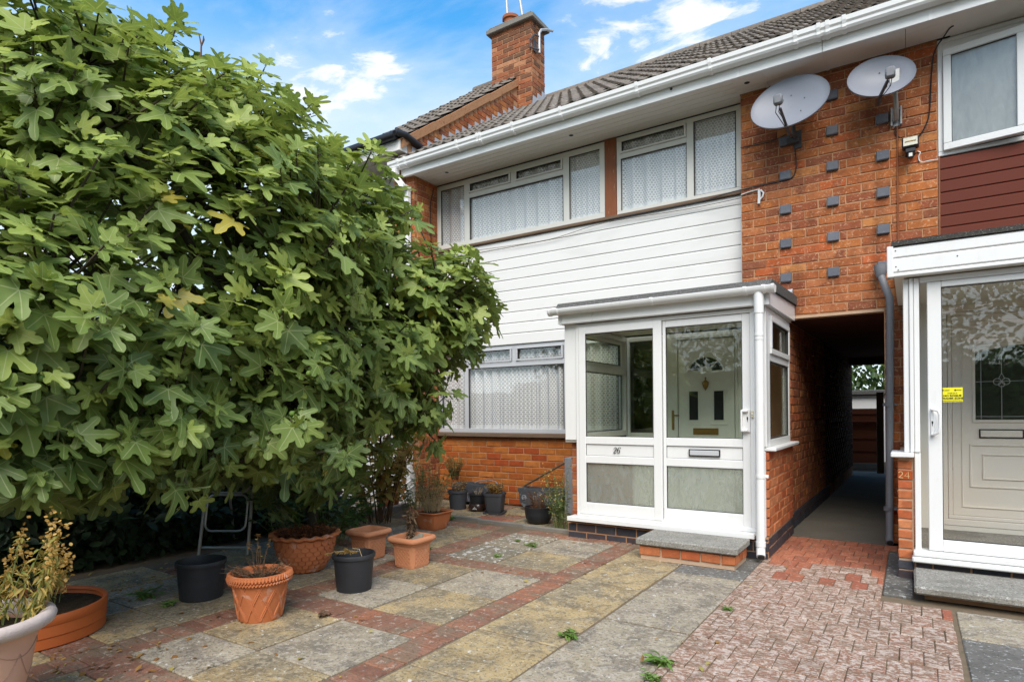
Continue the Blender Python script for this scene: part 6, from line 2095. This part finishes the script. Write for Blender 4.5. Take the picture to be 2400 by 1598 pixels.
tips = []
cells = {}
SP = .188
tries = 0
area = BA[:, 3] ** 2
pick = rg.choice(len(BA), 60000, p=area / area.sum())
dirs = unit(rg.normal(size=(60000, 3)))
jit = rg.normal(size=60000) * .07
for i in range(60000):
    c = BA[pick[i]]
    p = c[:3] + dirs[i] * (c[3] + jit[i])
    if p[2] < (.38 if p[1] > 3.1 else .80): continue
    d_ = depth_in(p)
    if d_ > .16: continue
    if mnoise.noise(Vector(tuple(p * 1.7))) < -.20 and rg.random() < .85: continue
    key = tuple((p // SP).astype(int))
    ok = True
    for a in (-1, 0, 1):
        for b in (-1, 0, 1):
            for e in (-1, 0, 1):
                for q_ in cells.get((key[0] + a, key[1] + b, key[2] + e), ()):
                    if ((q_ - p) ** 2).sum() < SP * SP: ok = False
    if not ok: continue
    cells.setdefault(key, []).append(p)
    tips.append((p, dirs[i]))
# inner shoots fill the depth of the crown
inner = []
for i in range(5200):
    c = BA[rg.integers(0, len(BA))]
    p = c[:3] + unit(rg.normal(size=3)) * c[3] * rg.random() ** .4
    if .18 < depth_in(p) < .55 and p[2] > 1.0: inner.append((p, unit(rg.normal(size=3))))
inner = inner[:330]

fig = thing('fig_tree', 'big spreading fig tree with lobed green leaves left of the house', 'tree', (-4.80, 3.75, 0))
Lp, Lq, Ls, Lv, Lt = [], [], [], [], []           # base point, 3x3 frame, size, variant, tint
fruit = []
pet = MB()
EYEP = np.array([0, 0, 1.2])


def shoot(p, d, n, smin, smax, bright):
    up = np.array([0, 0, 1.])
    ax = unit(d * .85 + up * np.interp(p[2], [.8, 1.3, 2.2, 3.2], [-.1, .35, .8, 1.1]) + rg.normal(size=3) * .25)
    a = unit(np.cross(ax, [.3, .2, 1.]) + 1e-6)
    b = np.cross(ax, a)
    ph = rg.uniform(0, 6.28)
    for k in range(n):
        th = ph + k * 2.4
        u = k / max(1, n - 1)                     # 0 = lowest and oldest leaf
        out = a * math.cos(th) + b * math.sin(th)
        inc = 1.28 - 1.0 * u
        pd = unit(out * math.sin(inc) + ax * math.cos(inc))
        base = p - ax * .13 * (1 - u)
        s = rg.uniform(smin, smax) * (1 - .45 * u ** 2)
        pl = s * rg.uniform(.35, .6)
        tipp = base + pd * pl - up * .02
        ld_ = unit(pd + rg.normal(size=3) * .22 - up * (np.interp(p[2], [1.0, 1.7, 2.8], [.75, .2, -.4]) * (1 - u) + .08))
        nn = unit(d * .62 + ax * .55 + up * .40 + rg.normal(size=3) * .36)
        ld_ = unit(ld_ - nn * (ld_ @ nn) * .8)
        xx = unit(np.cross(ld_, nn))
        nn = np.cross(xx, ld_)
        Lp.append(tipp); Lq.append(np.stack([xx, ld_, nn])); Ls.append(s); Lv.append(rg.integers(0, 8))
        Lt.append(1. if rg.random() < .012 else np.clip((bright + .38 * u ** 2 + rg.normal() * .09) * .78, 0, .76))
        pet.tube([base, tipp], [.0038, .0026], 3, False)
    return ax


seen_tips = []
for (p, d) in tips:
    hi = np.clip((p[2] - .8) / 2.4, 0, 1)  # higher leaves yellower, and lighter as if lit: light put into the tint
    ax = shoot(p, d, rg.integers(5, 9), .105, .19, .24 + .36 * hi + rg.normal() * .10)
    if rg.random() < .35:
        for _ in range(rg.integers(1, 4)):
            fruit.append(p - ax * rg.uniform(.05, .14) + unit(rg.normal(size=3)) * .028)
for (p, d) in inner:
    shoot(p, d, 5, .13, .19, .14)  # low tint: shade inside the crown is put into the leaf colour
Lp, Lq, Ls, Lv, Lt = np.array(Lp), np.array(Lq), np.array(Ls), np.array(Lv), np.array(Lt)
# which leaves show largest: near the lens, on the outside of the crown, in its field of view
view = unit(Lp - EYEP)
dist = np.linalg.norm(Lp - EYEP, axis=1)
dep = np.array([depth_in(p) for p in Lp])
fwd = np.array([-sr, cr, 0])
ang = view @ fwd
towards = np.zeros(len(Lp))
for i, p in enumerate(Lp):
    c = BA[np.argmax(BA[:, 3] - np.linalg.norm(BA[:, :3] - p, axis=1))]
    towards[i] = unit(p - c[:3]) @ -view[i]
rt = np.array([cr, sr, 0])
hx = (view @ rt) / np.maximum(ang, .1)
sc = Ls / dist * np.clip(1 - dep * 3.2, .05, 1.2) * (towards > .25) * (ang > .45) * (hx > -.80)
ordr = np.argsort(-sc)
single = set(ordr[:290].tolist())
# single leaves share eight shapes in six tints
TB = [.10, .2, .3, .4, .52, .68, 1.]
LM = {}
for v in range(8):
    for ti, tv in enumerate(TB):
        V, T, vein = LEAF[v]
        me = bpy.data.meshes.new('leaf')
        me.from_pydata([tuple(p) for p in V], [], [tuple(int(i) for i in t) for t in T])
        me.attributes.new('tint', 'FLOAT', 'POINT').data.foreach_set('value', np.full(len(V), tv, np.float32))
        me.attributes.new('vein', 'FLOAT', 'POINT').data.foreach_set('value', vein.astype(np.float32))
        me.materials.append(MATS['fig_leaf'])
        me.polygons.foreach_set('use_smooth', [True] * len(T))
        LM[v, ti] = me
for i in sorted(single):
    ti = int(np.argmin(np.abs(np.array(TB) - Lt[i])))
    M_ = Matrix([tuple(r_) for r_ in Lq[i]]).transposed().to_4x4()
    o = place('leaf', LM[int(Lv[i]), ti], tuple(Lp[i]), fig, M_.to_euler(), (Ls[i],) * 3)
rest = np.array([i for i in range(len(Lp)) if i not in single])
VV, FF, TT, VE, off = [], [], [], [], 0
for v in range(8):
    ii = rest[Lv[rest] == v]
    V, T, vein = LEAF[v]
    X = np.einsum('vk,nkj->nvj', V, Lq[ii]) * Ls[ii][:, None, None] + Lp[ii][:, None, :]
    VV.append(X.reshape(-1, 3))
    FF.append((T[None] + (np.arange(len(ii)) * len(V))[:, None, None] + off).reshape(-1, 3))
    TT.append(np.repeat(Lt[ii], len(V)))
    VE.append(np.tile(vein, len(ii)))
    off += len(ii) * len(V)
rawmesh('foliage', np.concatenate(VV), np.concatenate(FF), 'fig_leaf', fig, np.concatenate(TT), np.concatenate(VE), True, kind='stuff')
tag(pet.build('petiole', 'twig_green', fig), kind='stuff')
# trunks, limbs and twigs
ROOT = Vector((-4.80, 3.75, 0))
for i, (dx, dy) in enumerate(((-.12, -.1), (.1, -.05), (.02, .14))):
    a = ROOT + Vector((dx, dy, 0))
    e_ = ROOT + Vector((dx * 4, dy * 4, 1.0))
    one(lambda b: b.tube([a, a.lerp(e_, .5) + Vector((.03, -.02, .05)), e_], [.06, .05, .042], 8), 'trunk', 'bark', fig, 60)
limbs = []
for i, (x, y, z, r_) in enumerate(BLOBS):
    tdir = Vector((x, y, z)) - ROOT
    k = i % 3
    dx, dy = ((-.12, -.1), (.1, -.05), (.02, .14))[k]
    a = ROOT + Vector((dx * 4, dy * 4, .98))
    e_ = Vector((x, y, z)) + Vector((0, 0, .1 * r_))
    mid = a.lerp(e_, .5) + Vector((rnd.uniform(-.1, .1), rnd.uniform(-.1, .1), -.12))
    pts = [a * (1 - t_) ** 2 + mid * 2 * t_ * (1 - t_) + e_ * t_ * t_ for t_ in (0, .2, .4, .6, .8, 1)]
    one(lambda b: b.tube(pts, [.042, .038, .033, .028, .023, .016], 7), 'branch', 'bark', fig, 60)
    limbs.append(pts)
LP = np.array([tuple(p) for l in limbs for p in l])
tw = MB()
for (p, d) in tips:
    j = np.argmin(np.linalg.norm(LP - p, axis=1))
    a = LP[j]
    m_ = (a + p) / 2 + np.array([0, 0, -.07]) + rg.normal(size=3) * .04
    tw.tube([a, m_, p - d * .03], [.011, .008, .005], 4, False)
tag(tw.build('twig', 'bark', fig), kind='stuff')
# figs: the ones that show are parts
fruit = np.array(fruit)
ff_ = MB()
prof = [(.0, -.016), (.010, -.014), (.0165, -.004), (.0165, .004), (.010, .015), (.004, .022), (.0, .023)]
ff_.lathe([(max(r_, .0005), z) for r_, z in prof], (0, 0, 0), 10)
fm = ff_.mesh('fig', 'fig_fruit', (0, 0, 0), 60)
fd_ = np.linalg.norm(fruit - EYEP, axis=1)
ft = np.array([depth_in(p) for p in fruit])
fo = np.argsort(fd_ + ft * 8)[:70]
for i in fo:
    place('fig', fm, tuple(fruit[i]), fig, (rnd.uniform(-.9, .9), rnd.uniform(-.9, .9), 0))
# bare twigs above the crown
one(lambda b: b.tube([(-3.66, 2.14, 3.05), (-3.665, 2.135, 3.25), (-3.69, 2.12, 3.42), (-3.685, 2.12, 3.50), (-3.70, 2.115, 3.57)], [.009, .008, .006, .005, .004], 5).tube([(-3.686, 2.12, 3.49), (-3.665, 2.125, 3.53), (-3.66, 2.12, 3.55)], [.004, .006, .002], 5).lathe([(.001, -.016), (.011, -.006), (.011, .004), (.001, .016)], (-3.70, 2.12, 3.43), 8),
    'bare_twig', 'twig_brown', fig, 60)
one(lambda b: b.tube([(-3.7, 1.7, 2.85), (-3.70, 1.74, 3.05), (-3.72, 1.75, 3.25)], [.009, .007, .003], 5).lathe([(.001, -.016), (.012, -.006), (.012, .004), (.001, .016)], (-3.69, 1.73, 3.12), 8), 'bare_twig', 'twig_brown', fig, 60)

# gloom behind the tree: added hedge and fence, shade put into their dark colours
bf = thing('gloom_fence', 'added dark board fence making the gloom behind the fig tree', 'fence', (-6.6, 3, 0))
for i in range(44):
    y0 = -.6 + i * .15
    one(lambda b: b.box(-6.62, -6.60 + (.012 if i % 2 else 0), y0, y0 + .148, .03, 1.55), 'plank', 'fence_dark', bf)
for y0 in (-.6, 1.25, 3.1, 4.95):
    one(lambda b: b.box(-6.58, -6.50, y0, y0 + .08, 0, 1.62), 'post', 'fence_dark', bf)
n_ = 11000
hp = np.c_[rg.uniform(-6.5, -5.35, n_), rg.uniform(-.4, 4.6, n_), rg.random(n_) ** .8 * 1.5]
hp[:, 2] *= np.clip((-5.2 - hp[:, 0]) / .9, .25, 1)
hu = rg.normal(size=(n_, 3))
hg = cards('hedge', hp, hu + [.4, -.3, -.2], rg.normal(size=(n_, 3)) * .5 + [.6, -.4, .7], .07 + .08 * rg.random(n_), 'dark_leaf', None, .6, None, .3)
tag(hg, 'added dark hedge of undergrowth making the gloom behind the fig tree', 'hedge')
